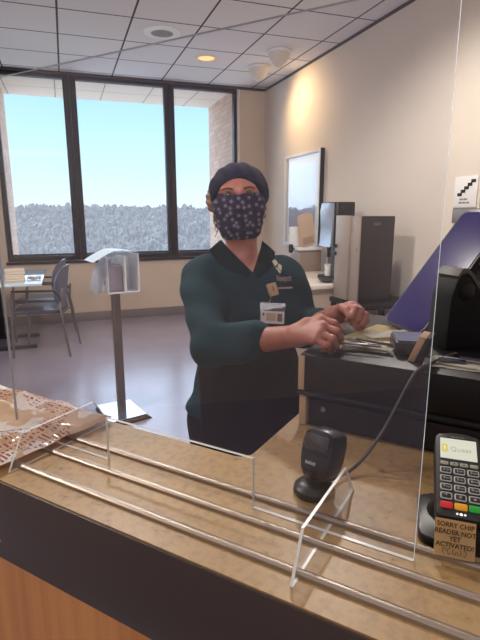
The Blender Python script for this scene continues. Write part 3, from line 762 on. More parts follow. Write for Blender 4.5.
b = MB(); b.tube([V((-.15, -.02, .236)), V((-.20, -.04, .236))], [.014, .012], 12); b.lathe([(.012, -.045), (.024, -.035), (.024, .035), (.012, .045)], 16, Matrix.Translation((-.215, -.045, .24))); b.build('knob', M_black, ub)

bd = thing('coffee_dispenser', 'tall black drink dispenser with curved silver front and drip tray', 'drink dispenser', (2.37, 4.05, sbz + .0005))
MB().prism(rrect(-.085, -.13, .12, .13, .03), .30, .70, None, .012).build('dispenser_body', M_black, bd)
MB().prism(rrect(-.02, -.12, .12, .12, .02), .02, .30, None, .006).build('column', M_black, bd)
MB().prism(rrect(-.13, -.12, .12, .12, .03), .0, .028, None, .006).build('drip_tray', M_black2, bd)
fs = [(-.125, .30), (-.112, .34), (-.108, .48), (-.118, .62), (-.105, .69), (-.086, .69), (-.086, .30)]
MB().prism(fs, -.105, .105, frame(V((0, 0, 0)), V((1, 0, 0)), V((0, 0, 1)), V((0, -1, 0))), .004).build('front_panel', mat('silver blue panel', (150, 160, 172), .3, metal=.4), bd)
MB().prism([(-.0, .585), (.022, .64), (-.022, .64)], .0, .003, frame(V((-.1165, 0, 0)), V((0, -1, 0)), V((0, 0, 1)), V((-1, 0, 0)))).build('badge', mat('pale badge', (206, 190, 190), .5), bd)
b = MB(); b.tube([V((-.07, 0, .31)), V((-.07, 0, .24)), V((-.078, 0, .20))], [.022, .018, .012], 14); b.build('spout', M_black, bd)
b = MB(); b.lathe([(.028, .028), (.034, .13), (.035, .132), (.026, .134), (.002, .134)], 20, Matrix.Translation((-.075, 0.0, 0))); b.build('cup', M_white, bd)
ps = thing('small_bowl', 'small dark dish on the side counter before the drink dispenser', 'dish', (2.16, 3.83, sbz + .0005))
MB().lathe([(.03, 0), (.055, .012), (.075, .03), (.078, .032), (.07, .03), (.05, .016), (.001, .012)], 28).build('bowl', mat('dark dish', (54, 54, 60), .35), ps)

gs = thing('side_stand', 'dark low stand carrying the grey steel appliance by the right wall', 'stand', (2.36, 3.33, 0))
MB().box((-.28, -.18, .62), (.26, .30, .66), .005).build('stand_top', M_black2, gs)
for x in (-.25, .23):
    for y in (-.15, .27): MB().box((x - .02, y - .02, 0), (x + .02, y + .02, .62), .003).build('leg', M_black2, gs)
gp = thing('grey_appliance', 'black sided appliance with two narrow grey steel front doors and keyhole', 'appliance', (2.1, 3.225, .6605))
MB().box((.0, .0, .01), (.30, .32, .67), .004).build('case', mat('black painted steel', (44, 40, 44), .35), gp)
b = MB().box((-.016, -.004, .012), (-.001, .115, .668), .002).build('door', mat('satin grey door', (158, 144, 132), .45, metal=.1, noise_amt=.08, noise_scale=4), gp)
MB().lathe([(.006, 0), (.006, .003), (.001, .004)], 14, frame(V((-.016, .02, .42)), V((0, 1, 0)), V((0, 0, 1)), V((-1, 0, 0)))).build('lock', M_black, b)
b = MB().box((-.030, .120, .012), (-.001, .322, .674), .002).build('door', bpy.data.materials['satin grey door'], gp)
for zz in (.37, .43): MB().box((-.046, .292, zz - .012), (-.030, .304, zz + .018), .002).build('latch', M_black, b)
MB().prism(rrect(.11, .60, .17, .622, .008), 0, .0012, frame(V((0, -.0003, 0)), V((1, 0, 0)), V((0, 0, 1)), V((0, -1, 0)))).build('maker_plate', mat('dull plate', (96, 92, 98), .4), gp)

# ------------------------------------------------------------------ wall sign and cabinet behind the register
ws = thing('stairs_sign', 'white wall sign with black stair symbol and two small text lines', 'sign', (XR - .001, 2.765, 1.495))
MB().box((-.008, -.10, -.105), (-.0, .11, .105), .002).build('sign_panel', mat('white sign board', (226, 224, 222), .5), ws)
b = MB(); SF = frame(V((-.0085, 0, 0)), V((0, -1, 0)), V((0, 0, 1)), V((-1, 0, 0)))
for k in range(5):
    b.box((-.075 + k * .029, -.028 + k * .022, 0), (-.075 + k * .029 + .042, -.028 + k * .022 + .022, .001), 0, SF)
b.build('stair_symbol', M_black, ws)
for k, (wd_, zz) in enumerate(((.075, -.055), (.088, -.078))):
    b = MB(); x = -wd_ / 2 - .012; i = 0
    while x < wd_ / 2 - .012:
        b.box((x, zz, 0), (x + (.007 if i % 3 else .010), zz + .012, .0008), 0, SF); x += .0125; i += 1
    b.build('small_print', mat('grey print', (110, 104, 108), .6), ws)
wg = thing('green_edged_notice', 'notice sheet with green edge beside the stair sign, cut by the frame', 'notice', (XR - .001, 2.545, 1.50))
MB().box((-.006, -.09, -.11), (0, .09, .12), .002).build('notice_sheet', mat('grey notice', (170, 168, 168), .5), wg)
MB().box((-.0075, .078, -.11), (-.0062, .09, .12)).build('green_edge', mat('green strip', (140, 170, 90), .5), wg)
gp2 = thing('grey_wall_plaque', 'plain dark grey plaque on the wall just below the stair sign', 'plaque', (XR - .001, 2.72, 1.335))
MB().box((-.008, -.16, -.05), (0, .155, .05), .002).build('plaque_board', mat('dark grey plaque', (116, 112, 114), .5), gp2)
MB().box((-.0095, -.15, -.042), (-.0082, .145, .042), .0005).build('plaque_face', mat('mid grey plaque', (128, 124, 126), .5), gp2)
wc = thing('wood_cabinet', 'brown wooden cabinet against the right wall behind the register stand', 'cabinet', (2.40, 1.97, 0))
MB().box((-.18, -.35, 0), (.225, .22, 1.20), .004).build('cabinet_body', wood_mat('brown cabinet wood', (148, 104, 76), (122, 84, 62)), wc)
MB().box((-.196, -.34, .06), (-.181, .20, 1.18), .003).build('door', bpy.data.materials['brown cabinet wood'], wc)

# ------------------------------------------------------------------ the person
def surface_nets(d, org, h):
    s = d < 0
    def corners(a):
        return [a[i:a.shape[0] - 1 + i, j:a.shape[1] - 1 + j, k:a.shape[2] - 1 + k] for i in (0, 1) for j in (0, 1) for k in (0, 1)]
    cs = corners(s); any_ = np.zeros_like(cs[0]); all_ = np.ones_like(cs[0])
    for c in cs: any_ |= c; all_ &= c
    act = any_ & ~all_
    idx = np.argwhere(act); ids = -np.ones(act.shape, np.int64); ids[tuple(idx.T)] = np.arange(len(idx))
    val = np.stack([d[idx[:, 0] + i, idx[:, 1] + j, idx[:, 2] + k] for i in (0, 1) for j in (0, 1) for k in (0, 1)], 1)
    off = np.array([(i, j, k) for i in (0, 1) for j in (0, 1) for k in (0, 1)], float)
    acc = np.zeros((len(idx), 3)); cnt = np.zeros(len(idx))
    for a in range(8):
        for b_ in range(a + 1, 8):
            if np.abs(off[a] - off[b_]).sum() != 1: continue
            m = (val[:, a] < 0) != (val[:, b_] < 0)
            t = val[m, a] / (val[m, a] - val[m, b_])
            acc[m] += off[a] + (off[b_] - off[a]) * t[:, None]; cnt[m] += 1
    P = (idx + acc / cnt[:, None]) * h + org
    Q = []
    for ax in range(3):
        sl0 = [slice(None)] * 3; sl1 = [slice(None)] * 3; sl0[ax] = slice(0, -1); sl1[ax] = slice(1, None)
        ch = s[tuple(sl0)] != s[tuple(sl1)]
        e = np.argwhere(ch); o1, o2 = [(1, 2), (2, 0), (0, 1)][ax]
        ok = np.ones(len(e), bool)
        for o in (o1, o2): ok &= (e[:, o] > 0) & (e[:, o] < act.shape[o])
        ok &= e[:, ax] < act.shape[ax]
        e = e[ok]
        def cell(a, b_):
            q = e.copy(); q[:, o1] -= a; q[:, o2] -= b_; return ids[tuple(q.T)]
        quad = np.stack([cell(0, 0), cell(1, 0), cell(1, 1), cell(0, 1)], 1)
        flip = s[tuple(e.T)]
        quad[~flip] = quad[~flip][:, ::-1]
        Q.append(quad)
    Q = np.concatenate(Q); Q = Q[(Q >= 0).all(1)]
    return P, Q

class Sdf:
    def __init__(s, lo, hi, h):
        s.h = h; s.lo = np.array(lo, float); n = np.ceil((np.array(hi) - s.lo) / h).astype(int) + 1
        s.d = np.full(n, .5, np.float32); s.n = n
    def _sub(s, lo, hi):
        i0 = np.clip(((lo - s.lo) / s.h).astype(int), 0, s.n); i1 = np.clip(np.ceil((hi - s.lo) / s.h).astype(int) + 1, 0, s.n)
        g = np.meshgrid(*[s.lo[a] + s.h * np.arange(i0[a], i1[a]) for a in range(3)], indexing='ij', sparse=True)
        return tuple(slice(i0[a], i1[a]) for a in range(3)), g
    def _merge(s, sl, d, k, sub=False):
        a = s.d[sl]
        if sub: a, d = -a, d
        if k > 0:
            hh = np.maximum(k - np.abs(a - d), 0) / k; r = np.minimum(a, d) - hh * hh * k / 4
        else: r = np.minimum(a, d)
        s.d[sl] = -r if sub else r
    def cap(s, p, q, r0, r1, k=.02, sub=False):
        p, q = np.array(p, float), np.array(q, float); m = max(r0, r1) + .05 + k
        sl, (X, Y, Z) = s._sub(np.minimum(p, q) - m, np.maximum(p, q) + m)
        v = q - p; L = max(v @ v, 1e-9)
        t = np.clip(((X - p[0]) * v[0] + (Y - p[1]) * v[1] + (Z - p[2]) * v[2]) / L, 0, 1)
        d = np.sqrt((X - p[0] - t * v[0]) ** 2 + (Y - p[1] - t * v[1]) ** 2 + (Z - p[2] - t * v[2]) ** 2) - (r0 + (r1 - r0) * t)
        s._merge(sl, d.astype(np.float32), k, sub); return s
    def ell(s, c, r, R=None, k=.02, sub=False):
        c, r = np.array(c, float), np.array(r, float); R = np.eye(3) if R is None else np.array(R)
        m = r.max() + .05 + k
        sl, (X, Y, Z) = s._sub(c - m, c + m)
        q = [(X - c[0]) * R[0][i] + (Y - c[1]) * R[1][i] + (Z - c[2]) * R[2][i] for i in range(3)]
        k0 = np.sqrt(sum((q[i] / r[i]) ** 2 for i in range(3))); k1 = np.sqrt(sum((q[i] / r[i] ** 2) ** 2 for i in range(3)))
        d = k0 * (k0 - 1) / np.maximum(k1, 1e-6)
        s._merge(sl, d.astype(np.float32), k, sub); return s
    def cut(s, p, n, k=0.):      # keep the side the normal points away from
        X, Y, Z = np.meshgrid(*[s.lo[a] + s.h * np.arange(s.n[a]) for a in range(3)], indexing='ij', sparse=True)
        n = np.array(n, float); n /= np.linalg.norm(n)
        d = ((X - p[0]) * n[0] + (Y - p[1]) * n[1] + (Z - p[2]) * n[2]).astype(np.float32)
        s.d = np.maximum(s.d, np.broadcast_to(d, s.d.shape)); return s
    def add(s, f):
        X, Y, Z = np.meshgrid(*[s.lo[a] + s.h * np.arange(s.n[a]) for a in range(3)], indexing='ij', sparse=True)
        s.d = (s.d + f(X, Y, Z)).astype(np.float32); return s
    def mesh(s, name, mats, parent, org, smooth=180):
        P, Q = surface_nets(s.d, s.lo, s.h)
        P = P - np.array(org)
        me = bpy.data.meshes.new(name); me.from_pydata(P.tolist(), [], Q.tolist()); me.update()
        return link(name, me, mats, parent, smooth)

def person():
    pel = at(247, 405, 1.53); org = V((pel.x, pel.y, 0))
    t = thing('person', 'woman in dark teal polo, navy cap and patterned face mask behind the counter, hands together', 'person', org)
    shR, shL = at(199, 280, 1.475), at(288, 281, 1.53)
    elR, wrR = at(212, 346, 1.275), at(295, 336, 1.12)
    elL, wrL = at(306, 330, 1.58), at(331, 317, 1.28)
    ax = (shL - shR); ax.z = 0; ax.normalize()          # person's right-to-left, image right
    fd = V((-ax.y, ax.x, 0)) * -1                        # forward, to the camera
    if fd.dot(EYE - pel) < 0: fd = -fd
    R = [[ax.x, fd.x, 0], [ax.y, fd.y, 0], [0, 0, 1]]
    chest = at(247, 318, 1.53); belly = at(246, 370, 1.52); hips = at(246, 408, 1.53)
    nb = at(243, 262, 1.53); nt_ = at(240, 228, 1.50)
    # head frame
    hc = at(239, 203, 1.495)
    hf = (EYE - hc); hf.z = 0; hf.normalize(); hf = (hf + V((0, 0, -.05))).normalized()
    hr = hf.cross(V((0, 0, 1))).normalized() * -1
    if hr.dot(RT) < 0: hr = -hr
    hu = hr.cross(hf); hu = hu if hu.z > 0 else -hu
    rollh = radians(3); hr, hu = hr * cos(rollh) + hu * sin(rollh), hu * cos(rollh) - hr * sin(rollh)
    def H(a, b_, c_): return hc + hr * a + hu * b_ + hf * c_
    HR = [[hr.x, hf.x, hu.x], [hr.y, hf.y, hu.y], [hr.z, hf.z, hu.z]]
    hipz = V((0, 0, 0))
    legs = []
    for sg_ in (-1, 1):
        hp = hips + ax * sg_ * .085 + V((0, 0, -.03)); kn = V((org.x, org.y, .43)) + ax * sg_ * .095 + fd * .03; an = V((org.x, org.y, .085)) + ax * sg_ * .105
        legs.append((hp, kn, an))
    def torso(S, g=0., k=.05):
        S.ell(chest, (.148 + g, .098 + g, .165 + g), R, k)
        S.ell(belly, (.145 + g, .110 + g, .14 + g), R, k)
        S.ell(hips, (.158 + g, .118 + g, .12 + g), R, k)
        for s_ in (-1, 1): S.ell(chest + ax * s_ * .062 + fd * .066 + V((0, 0, .0)), (.066 + g, .056 + g, .066 + g), R, .04)
        S.cap(shR + ax * .03, shL - ax * .03, .050 + g, .050 + g, .05)
        S.cap(nb + V((0, 0, -.03)), shR.lerp(nb, .2), .040 + g, .036 + g, .05); S.cap(nb + V((0, 0, -.03)), shL.lerp(nb, .2), .040 + g, .036 + g, .05)
    def arms(S, g=0., gf=0., upto=1., k=.03):
        S.cap(shR, elR, .046 + g, .040 + g, k); S.cap(elR, elR.lerp(wrR, upto), .040 + g, .040 - .015 * upto + gf, .02)
        S.cap(shL, elL, .046 + g, .040 + g, k); S.cap(elL, elL.lerp(wrL, upto), .040 + g, .040 - .015 * upto + gf, .02)
    hb = [at(*q) for q in ((150, 150, 1.5), (380, 480, 1.5))]
    lo = (min(shR.x, org.x) - .16, .78, 0.); hi = (.90, 1.75, 1.56)
    # ---- hands
    RSC = .93
    RH = dict(index=((322, 319, 1.085), (336, 323, 1.070), (343, 330, 1.080), (342, 337, 1.095)),
              middle=((324, 326, 1.062), (338, 331, 1.045), (343, 339, 1.056), (339, 345, 1.075)),
              ring=((321, 333, 1.050), (334, 339, 1.030), (338, 347, 1.042), (332, 350, 1.065)),
              pinky=((316, 340, 1.045), (327, 346, 1.028), (329, 351, 1.040), (323, 352, 1.060)),
              thumb=((306, 323, 1.105), (320, 317, 1.112), (333, 322, 1.108), (342, 329, 1.104)))
    LH = dict(index=((348, 306, 1.235), (356, 308, 1.190), (353, 316, 1.178), (347, 320, 1.192)),
              middle=((353, 305, 1.240), (362, 310, 1.195), (359, 319, 1.180), (352, 324, 1.195)),
              ring=((358, 308, 1.245), (367, 315, 1.205), (363, 324, 1.192), (356, 328, 1.208)),
              pinky=((360, 313, 1.250), (368, 321, 1.222), (364, 328, 1.212), (358, 330, 1.225)),
              thumb=((337, 312, 1.255), (341, 307, 1.222), (346, 310, 1.195), (350, 317, 1.178)))
    for D_, cx_, cy_ in ((RH, 316, 334), (LH, 347, 316)):
        for k_ in D_: D_[k_] = tuple((cx_ + (x - cx_) * RSC, cy_ + (y - cy_) * RSC, d_) for x, y, d_ in D_[k_])
    rad = dict(index=(.0092, .0086, .0078, .0068), middle=(.0095, .0088, .008, .007), ring=(.0092, .0085, .0077, .0067), pinky=(.0084, .0077, .007, .006), thumb=(.0125, .0108, .0098, .0082))
    def hand(S, Hd, wr):
        for f, pts in Hd.items():
            p = [at(*q) for q in pts]; r = [q_ * .93 for q_ in rad[f]]
            S.cap(wr.lerp(p[0], .12), p[0], .020 if f != 'thumb' else .017, r[0] + .0035, .012)
        for f, pts in Hd.items():
            p = [at(*q) for q in pts]; r = [q_ * .93 for q_ in rad[f]]
            for i in range(3): S.cap(p[i], p[i + 1], r[i], r[i + 1], .003)
            S.ell(p[1], (r[1] * 1.08,) * 3, None, .003)
    B = Sdf(lo, hi, .0035)
    torso(B, -.006); arms(B, 0, 0, 1.)
    for hp, kn, an in legs:
        B.cap(hp, kn, .078, .052, .03); B.cap(kn, an, .052, .036, .02); B.cap(an, an + fd * .13 + V((0, 0, -.045)), .034, .026, .02)
    B.cap(nb, nt_, .050, .046, .03)
    # head
    B.ell(H(0, .028, -.015), (.072, .088, .084), HR, .02)
    B.ell(H(0, -.03, .018), (.060, .066, .080), HR, .03)
    B.ell(H(0, -.078, .035), (.040, .040, .032), HR, .03)
    for s_ in (-1, 1):
        B.ell(H(s_ * .036, -.005, .055), (.026, .026, .022), HR, .02)
        B.ell(H(s_ * .074, .012, -.008), (.009, .018, .030), HR, .006)
        B.cap(H(s_ * .012, .046, .073), H(s_ * .045, .044, .058), .010, .008, .012)
    B.cap(H(0, .028, .078), H(0, -.014, .098), .009, .013, .012)
    for s_ in (-1, 1):
        B.ell(H(s_ * .031, .026, .086), (.015, .013, .0085), HR, .010, True)
    B.cap(H(-.02, -.052, .088), H(.02, -.052, .088), .006, .006, .008)
    hand(B, RH, wrR); hand(B, LH, wrL)
    B.mesh('body', M_skin, t, org)
    # ---- eyes and brows
    M_eye = mat('shaded eye white', (74, 60, 58), .3); M_iris = mat('dark iris', (30, 22, 20), .15)  # eye colour darkened, shade painted into it
    for s_ in (-1, 1):
        b = MB(); c = H(s_ * .031, .0265, .0695) - org
        b.lathe([(.0002, -.0118)] + [(.012 * cos(a), .012 * sin(a)) for a in [radians(x) for x in range(-75, 90, 15)]] + [(.0002, .0119)], 20, frame(c, hr, hu, hf))
        e = b.build('eye', M_eye, t)
        MB().lathe([(.0056, .0108), (.004, .0119), (.0003, .0124)], 18, frame(c, hr, hu, hf)).build('iris', M_iris, e)
        MB().tube([H(s_ * .016, .042, .083) - org, H(s_ * .032, .047, .078) - org, H(s_ * .047, .042, .064) - org], [.0026, .0030, .0018], 8, smooth=1).build('eyebrow', mat('dark brow', (70, 46, 40), .7) if s_ < 0 else bpy.data.materials['dark brow'], t)
    # ---- shirt
    S = Sdf(lo, hi, .005)
    torso(S, .012); arms(S, .014, .016, .56)
    S.ell(hips + V((0, 0, -.02)), (.176, .134, .13), R, .05)
    S.add(lambda X, Y, Z: .0048 * np.sin(X * 38 + Z * 21 + 1.3 * np.sin(Z * 14)) * np.sin(Z * 30 - X * 12 + Y * 25) + .0022 * np.sin(Z * 70 + X * 35 + Y * 20))
    S.cut((0, 0, .765), (0, 0, -1))
    # open V at the neck
    vb = at(252, 268, 1.40)
    for s_ in (-1, 1):
        pass
    vtx = at(254, 272, 1.41)
    S.cap(vtx + fd * .03, nb + V((0, 0, .02)) + fd * .05, .004, .045, 0.006, True)
    S.cap(nb + V((0, 0, .0)), nb + V((0, 0, .10)), .054, .075, .004, True)
    S.mesh('shirt', M_shirt, t, org)
    # ---- apron / trousers
    Tm = Sdf((lo[0], lo[1], 0.), (hi[0], hi[1], 1.05), .007)
    Tm.ell(hips + V((0, 0, -.03)), (.162, .124, .13), R, .05)
    for hp, kn, an in legs:
        Tm.cap(hp, kn, .096, .070, .05); Tm.cap(kn, an + V((0, 0, .0)), .070, .062, .03)
    Tm.cut((0, 0, .05), (0, 0, -1))
    Tm.mesh('trousers', M_apron, t, org)
    A = Sdf((lo[0], lo[1], .42), (hi[0], hi[1], 1.05), .005)
    A.ell(belly, (.170, .138, .16), R, .05); A.ell(hips, (.186, .148, .17), R, .05); A.ell(hips + V((0, 0, -.17)), (.190, .150, .22), R, .06)
    A.add(lambda X, Y, Z: .003 * np.sin(X * 45 + Y * 20 + 1.5 * np.sin(Z * 9)))
    A.cut(hips - fd * .0 , -fd); A.cut((0, 0, .985), (0, 0, 1)); A.cut((0, 0, .47), (0, 0, -1))
    A.cut(hips - ax * .150, -ax)
    A.mesh('apron', M_apron, t, org)
    # ---- shoes
    for (hp, kn, an) in legs:
        b = Sdf(tuple(an + V((-.2, -.25, -.09))), tuple(an + V((.2, .2, .06))), .005)
        b.ell(an + fd * .06 + V((0, 0, -.04)), (.046, .13, .042), R, .02); b.cap(an, an + V((0, 0, -.03)), .045, .05, .03); b.cut((0, 0, .003), (0, 0, -1))
        b.mesh('shoe', M_black2, t, org)
    # ---- mask
    mlo, mhi = tuple(hc - V((.15, .15, .17))), tuple(hc + V((.15, .15, .15)))
    K = Sdf(mlo, mhi, .003)
    K.ell(H(0, -.038, .020), (.071, .083, .082), HR, .02)
    K.ell(H(0, -.074, .034), (.054, .050, .040), HR, .03)
    K.ell(H(0, -.004, .012), (.080, .086, .056), HR, .02)
    K.cap(H(0, .018, .084), H(0, -.012, .100), .012, .018, .03)
    K.add(lambda X, Y, Z: .0012 * np.sin(Z * 190 + X * 40))
    K.cut(H(0, .024, .10), hu * 1.0 + hf * .22 ); K.cut(H(0, -.104, 0), -hu); K.cut(H(0, 0, -.004), -hf + hu * .0)
    K.mesh('face_mask', mask_mat(hr, hu, hc - org), t, org)
    for s_ in (-1, 1):
        MB().tube([H(s_ * .070, .004, .012) - org, H(s_ * .079, .022, -.008) - org, H(s_ * .080, .0, -.026) - org, H(s_ * .070, -.035, .004) - org], .0018, 6, smooth=2).build('ear_loop', M_cap, t)
    # ---- cap
    K = Sdf(mlo, mhi, .003)
    K.ell(H(0, .028, -.018), (.087, .100, .090), HR, .02)
    K.ell(H(0, .030, -.045), (.088, .08, .075), HR, .03)
    K.add(lambda X, Y, Z: .0014 * np.sin(X * 160 + Z * 60))
    K.cut(H(0, .094, .075), -hu * .55 + hf * .835 )
    K.cut(H(0, -.03, 0), -hu)
    K.mesh('cap', M_cap, t, org)
    # ---- hair: a light bun by the ear and curls at the jaw
    b = Sdf(mlo, mhi, .003)
    b.ell(H(-.083, .012, -.022), (.018, .026, .034), HR, .01)
    b.add(lambda X, Y, Z: .002 * np.sin(Z * 320 + X * 150) + .0015 * np.sin(Y * 300))
    b.mesh('hair_bun', mat('sunlit brown hair', (150, 116, 84), .5, col2=(96, 68, 50), noise_scale=70), t, org)
    b = MB(); rnd = random.Random(5)
    for k in range(26):
        sx = -1 if k < 18 else 1
        x0 = sx * rnd.uniform(.064, .078); y0_ = rnd.uniform(-.02, .02); c0 = rnd.uniform(-.045, .0); L = rnd.uniform(.045, .085); ph = rnd.uniform(0, 6)
        b.tube([H(x0 + sx * .006 * sin(ph + j * 1.4) , y0_ - L * j / 7, c0 + .006 * cos(ph + j * 1.4)) - org for j in range(8)], [.0030 * (1 - j / 11) for j in range(8)], 5)
    b.build('hair_curls', M_hair, t)
    # ---- badges and emblem on the shirt
    def on_chest(px, py, d0=1.35):
        return at(px, py, d0)
    def chest_frame(p, tilt=0.):
        n = (EYE - p).normalized(); n = (fd * .7 + n * .3); n.z = 0; n.normalize()
        x = n.cross(V((0, 0, 1))); x = x if x.dot(RT) > 0 else -x
        u = n.cross(x); u = u if u.z > 0 else -u
        x2 = x * cos(tilt) + u * sin(tilt); u2 = u * cos(tilt) - x * sin(tilt)
        return frame(p - org, x2, u2, n)
    return t, org, chest_frame, S

def mask_mat(hr, hu, c):
    m = mat('navy star print cloth', (34, 32, 62), .85, spec=.2, bump=.1, bump_scale=300)
    nt = m.node_tree; b = nt.nodes['Principled BSDF']
    tc = nt.nodes.new('ShaderNodeTexCoord')
    def dot(vec):
        n = nt.nodes.new('ShaderNodeVectorMath'); n.operation = 'DOT_PRODUCT'; n.inputs[1].default_value = vec; nt.links.new(tc.outputs['Object'], n.inputs[0]); return n.outputs['Value']
    cb_ = nt.nodes.new('ShaderNodeCombineXYZ'); nt.links.new(dot(hr), cb_.inputs[0]); nt.links.new(dot(hu), cb_.inputs[1])
    sc = nt.nodes.new('ShaderNodeVectorMath'); sc.operation = 'SCALE'; sc.inputs['Scale'].default_value = 52; nt.links.new(cb_.outputs[0], sc.inputs[0])
    vo = nt.nodes.new('ShaderNodeTexVoronoi'); vo.voronoi_dimensions = '2D'; vo.inputs['Scale'].default_value = 1; vo.inputs['Randomness'].default_value = .75
    nt.links.new(sc.outputs[0], vo.inputs['Vector'])
    df = nt.nodes.new('ShaderNodeVectorMath'); df.operation = 'SUBTRACT'; nt.links.new(sc.outputs[0], df.inputs[0]); nt.links.new(vo.outputs['Position'], df.inputs[1])
    sx = nt.nodes.new('ShaderNodeSeparateXYZ'); nt.links.new(df.outputs[0], sx.inputs[0])
    def M_(op, a, v=None):
        n = nt.nodes.new('ShaderNodeMath'); n.operation = op
        for i, q in enumerate((a, v)):
            if q is None: continue
            if isinstance(q, (int, float)): n.inputs[i].default_value = q
            else: nt.links.new(q, n.inputs[i])
        return n.outputs[0]
    ang = M_('ARCTAN2', sx.outputs[1], sx.outputs[0])
    r = M_('ADD', M_('MULTIPLY', M_('COSINE', M_('MULTIPLY', ang, 5.)), .14), .21)
    k = M_('LESS_THAN', vo.outputs['Distance'], r)
    mx = nt.nodes.new('ShaderNodeMix'); mx.data_type = 'RGBA'; mx.inputs[6].default_value = (*lin((27, 25, 52)), 1); mx.inputs[7].default_value = (*lin((128, 116, 132)), 1)
    nt.links.new(k, mx.inputs[0]); nt.links.new(mx.outputs[2], b.inputs['Base Color'])
    return m

pers, porg, cframe, shirt_sdf = person()

def ray_to_shirt(px, py):
    """the point on the shirt's surface along a line of sight"""
    S = shirt_sdf; d = .9
    dirv = (at(px, py, 1) - EYE)
    while d < 1.9:
        p = EYE + dirv * d
        i = ((np.array(p) - S.lo) / S.h).astype(int)
        if (i >= 0).all() and (i < S.n).all() and S.d[tuple(i)] < .002: return p
        d += .002
    return EYE + dirv * 1.42

def shirt_frame(px, py, roll=0., lift=.003):
    p = ray_to_shirt(px, py); a = ray_to_shirt(px + 5, py); b_ = ray_to_shirt(px, py - 6)
    x = (a - p).normalized(); y = (b_ - p).normalized(); n = x.cross(y).normalized()
    if n.dot(EYE - p) < 0: n = -n
    y = n.cross(x)
    x, y = x * cos(roll) + y * sin(roll), y * cos(roll) - x * sin(roll)
    return frame(p + n * lift - porg, x, y, n)
def shirt_depth(px, py): return (ray_to_shirt(px, py) - EYE).dot(FW)
def collar(inner, outer):
    b = MB(); n = len(inner)
    O_ = [(x, y, shirt_depth(x, y)) for x, y in outer]
    I_ = [(x, y, min(shirt_depth(x, y), O_[k][2] + .004) - .012) for k, (x, y) in enumerate(inner)]
    def f(u, v):
        t_ = u * (n - 1); k = min(int(t_), n - 2); fr_ = t_ - k
        p = at(*I_[k]).lerp(at(*I_[k + 1]), fr_); q = at(*O_[k]).lerp(at(*O_[k + 1]), fr_)
        m_ = p.lerp(q, v) - FW * (.007 * sin(pi * (.25 + .75 * v)) + .002)
        return m_ - porg
    b.grid(12, 6, f, .003)
    return b.build('collar', M_collar, pers, 60)
M_collar = mat('dark teal collar', (9, 52, 64), .85, spec=.2)
collar([(221, 240), (229, 249), (240, 260), (252, 272)], [(209, 250), (217, 262), (230, 271), (248, 279)])
collar([(262, 241), (260, 250), (257, 260), (253, 272)], [(275, 252), (274, 262), (269, 271), (258, 279)])
# emblem: folded cube outline and a line of lettering
M_emb = mat('cream embroidery', (214, 206, 176), .7)
EF = shirt_frame(277.5, 270, radians(-8), .005) @ Matrix.Diagonal((.95, 1.35, 1, 1))
b = MB(); s = .0042
b.prism([(-.018, .020), (-.006, .026), (.002, .016), (-.008, .006)], 0, .001, EF)
b.prism([(.004, .015), (.014, .010), (.010, -.004), (-.001, .004)], 0, .001, EF)
b.prism([(-.008, .003), (-.003, .003), (.008, -.007), (.004, -.012)], 0, .001, EF)
b.build('shirt_emblem', M_emb, pers, 0)
EF2 = shirt_frame(283, 280, radians(2), .006) @ Matrix.Diagonal((.9, 1.9, 1, 1))
text_mesh('Newport', .0145, EF2 @ Matrix.Translation((0, .002, .001)), 'shirt_lettering', mat('dull pink embroidery', (168, 140, 138), .7), pers, .0004, .0002)
b = MB(); b.box((-.026, -.0145, .0), (.028, -.0115, .0012), 0, EF2); b.build('shirt_underline', bpy.data.materials['dull pink embroidery'], pers, 0)
# badge reel and ID card
BF = shirt_frame(271, 290, radians(14), .008)
b = MB().prism(rrect(-.014, -.019, .016, .019, .003), -.002, .003, BF, .001).build('badge_reel', mat('tan badge tag', (196, 164, 128), .6), pers)
MB().box((.001, -.006, .0031), (.004, .008, .0035), 0, BF).build('tag_mark', mat('brown mark', (110, 80, 60), .6), b)
CF = shirt_frame(272, 316, radians(-3), .016)
b = MB(); b.tube([BF @ V((-.014, -.008, .002)), BF @ V((-.014, -.024, .006)), CF @ V((-.012, .036, .003))], .0016, 6, smooth=1); b.build('badge_cord', M_steel, pers)
bc_ = MB().prism(rrect(-.036, -.026, .036, .036, .003), -.001, .0004, CF).build('badge_holder', clear_mat('clear badge holder', (.8, .8, .82), .2, (.5, .5, .52)), pers)
ic = MB().prism(rrect(-.033, -.024, .034, .012, .002), .0006, .0016, CF).build('id_card', mat('white id card', (216, 206, 204), .5), pers)
MB().box((.014, -.017, .0017), (.028, .005, .0021), 0, CF).build('portrait', mat('brown portrait', (130, 92, 84), .6), ic)
MB().box((-.018, -.016, .0017), (.010, .006, .0021), 0, CF).build('print_block', mat('tan print block', (190, 162, 140), .6), ic)
MB().box((-.028, -.002, .0017), (-.023, .006, .0021), 0, CF).build('stamp', mat('dark stamp', (90, 70, 70), .6), ic)

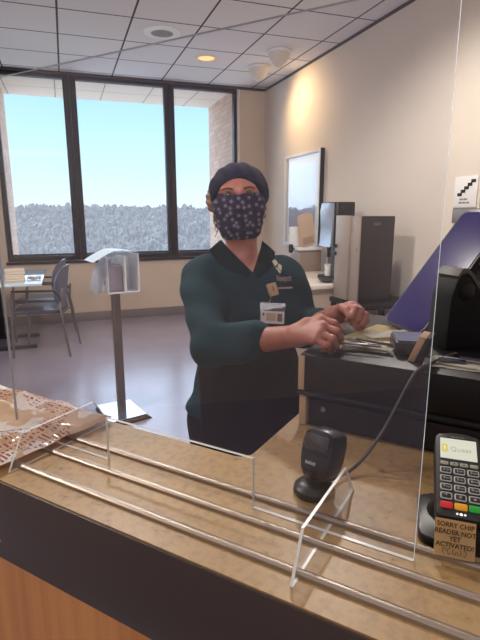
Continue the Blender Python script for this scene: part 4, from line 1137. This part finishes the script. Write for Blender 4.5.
# ------------------------------------------------------------------ light
wd_ = bpy.data.worlds.new('sky'); SC.world = wd_; wd_.use_nodes = True; nt = wd_.node_tree
bgn = nt.nodes['Background']; tc = nt.nodes.new('ShaderNodeTexCoord'); sx = nt.nodes.new('ShaderNodeSeparateXYZ'); rp = nt.nodes.new('ShaderNodeValToRGB')
nt.links.new(tc.outputs['Generated'], sx.inputs[0]); nt.links.new(sx.outputs[2], rp.inputs[0]); nt.links.new(rp.outputs[0], bgn.inputs[0])
e = rp.color_ramp.elements; e[0].position = 0; e[0].color = (*lin((222, 240, 250)), 1); e[1].position = .5; e[1].color = (*lin((140, 196, 240)), 1)
q = e.new(.08); q.color = (*lin((200, 238, 252)), 1); q = e.new(.2); q.color = (*lin((170, 220, 248)), 1)
bgn.inputs[1].default_value = 1.35

def lamp(kind, name, loc, energy, col, direction=None, **kw):
    L = bpy.data.lights.new(name, kind); L.energy = energy; L.color = col
    for k_, v_ in kw.items(): setattr(L, k_, v_)
    o = bpy.data.objects.new(name, L); COL.objects.link(o); o.location = loc
    if direction is not None: o.rotation_euler = V(direction).to_track_quat('-Z', 'Y').to_euler()
    return o
lamp('SUN', 'daylight', (0, 12, 6), 8.0, (.74, .84, 1.0), (.10, -1, -.42), angle=radians(160))
lamp('AREA', 'added_area_fill', (-.6, -1.6, 2.9), 38, (1., .93, .84), (0, 0, -1), shape='RECTANGLE', size=1.8, size_y=1.2)  # added fill lamp behind the camera, no known fixture
for p_ in ((.2, 2.9), (1.5, 2.5), (-1.3, 2.3)):
    lamp('SPOT', 'added_spot_fill', (p_[0], p_[1], 2.86), 90, (1., .92, .82), (0, 0, -1), spot_size=radians(165), spot_blend=.6, shadow_soft_size=.09)  # added fill spots out of view, no known fixtures
lamp('SPOT', 'added_ceiling_fill', (-.2, -1.2, 2.05), 330, (1., .95, .92), (.9, 4.6, 1.0), spot_size=radians(70), spot_blend=1., shadow_soft_size=.0)  # added fill brightening the far ceiling, no real lamp there
lamp('SPOT', 'wall_wash_light', (2.10, 5.46, 2.72), 34, (1., .68, .34), (.5, -.15, -.28), spot_size=radians(125), spot_blend=1., shadow_soft_size=.0)
lamp('SPOT', 'downlight', (1.53, 5.42, 2.93), 14, (1., .78, .5), (0, 0, -1), spot_size=radians(110), spot_blend=.8, shadow_soft_size=.0)

SC.view_settings.view_transform = 'Standard'
SC.view_settings.look = 'None'
SC.view_settings.exposure = .18
SC.cycles.max_bounces = 8; SC.cycles.transparent_max_bounces = 24; SC.cycles.diffuse_bounces = 4
SC.cycles.caustics_reflective = False; SC.cycles.caustics_refractive = False
try:
    SC.cycles.use_denoising = True
except Exception:
    pass
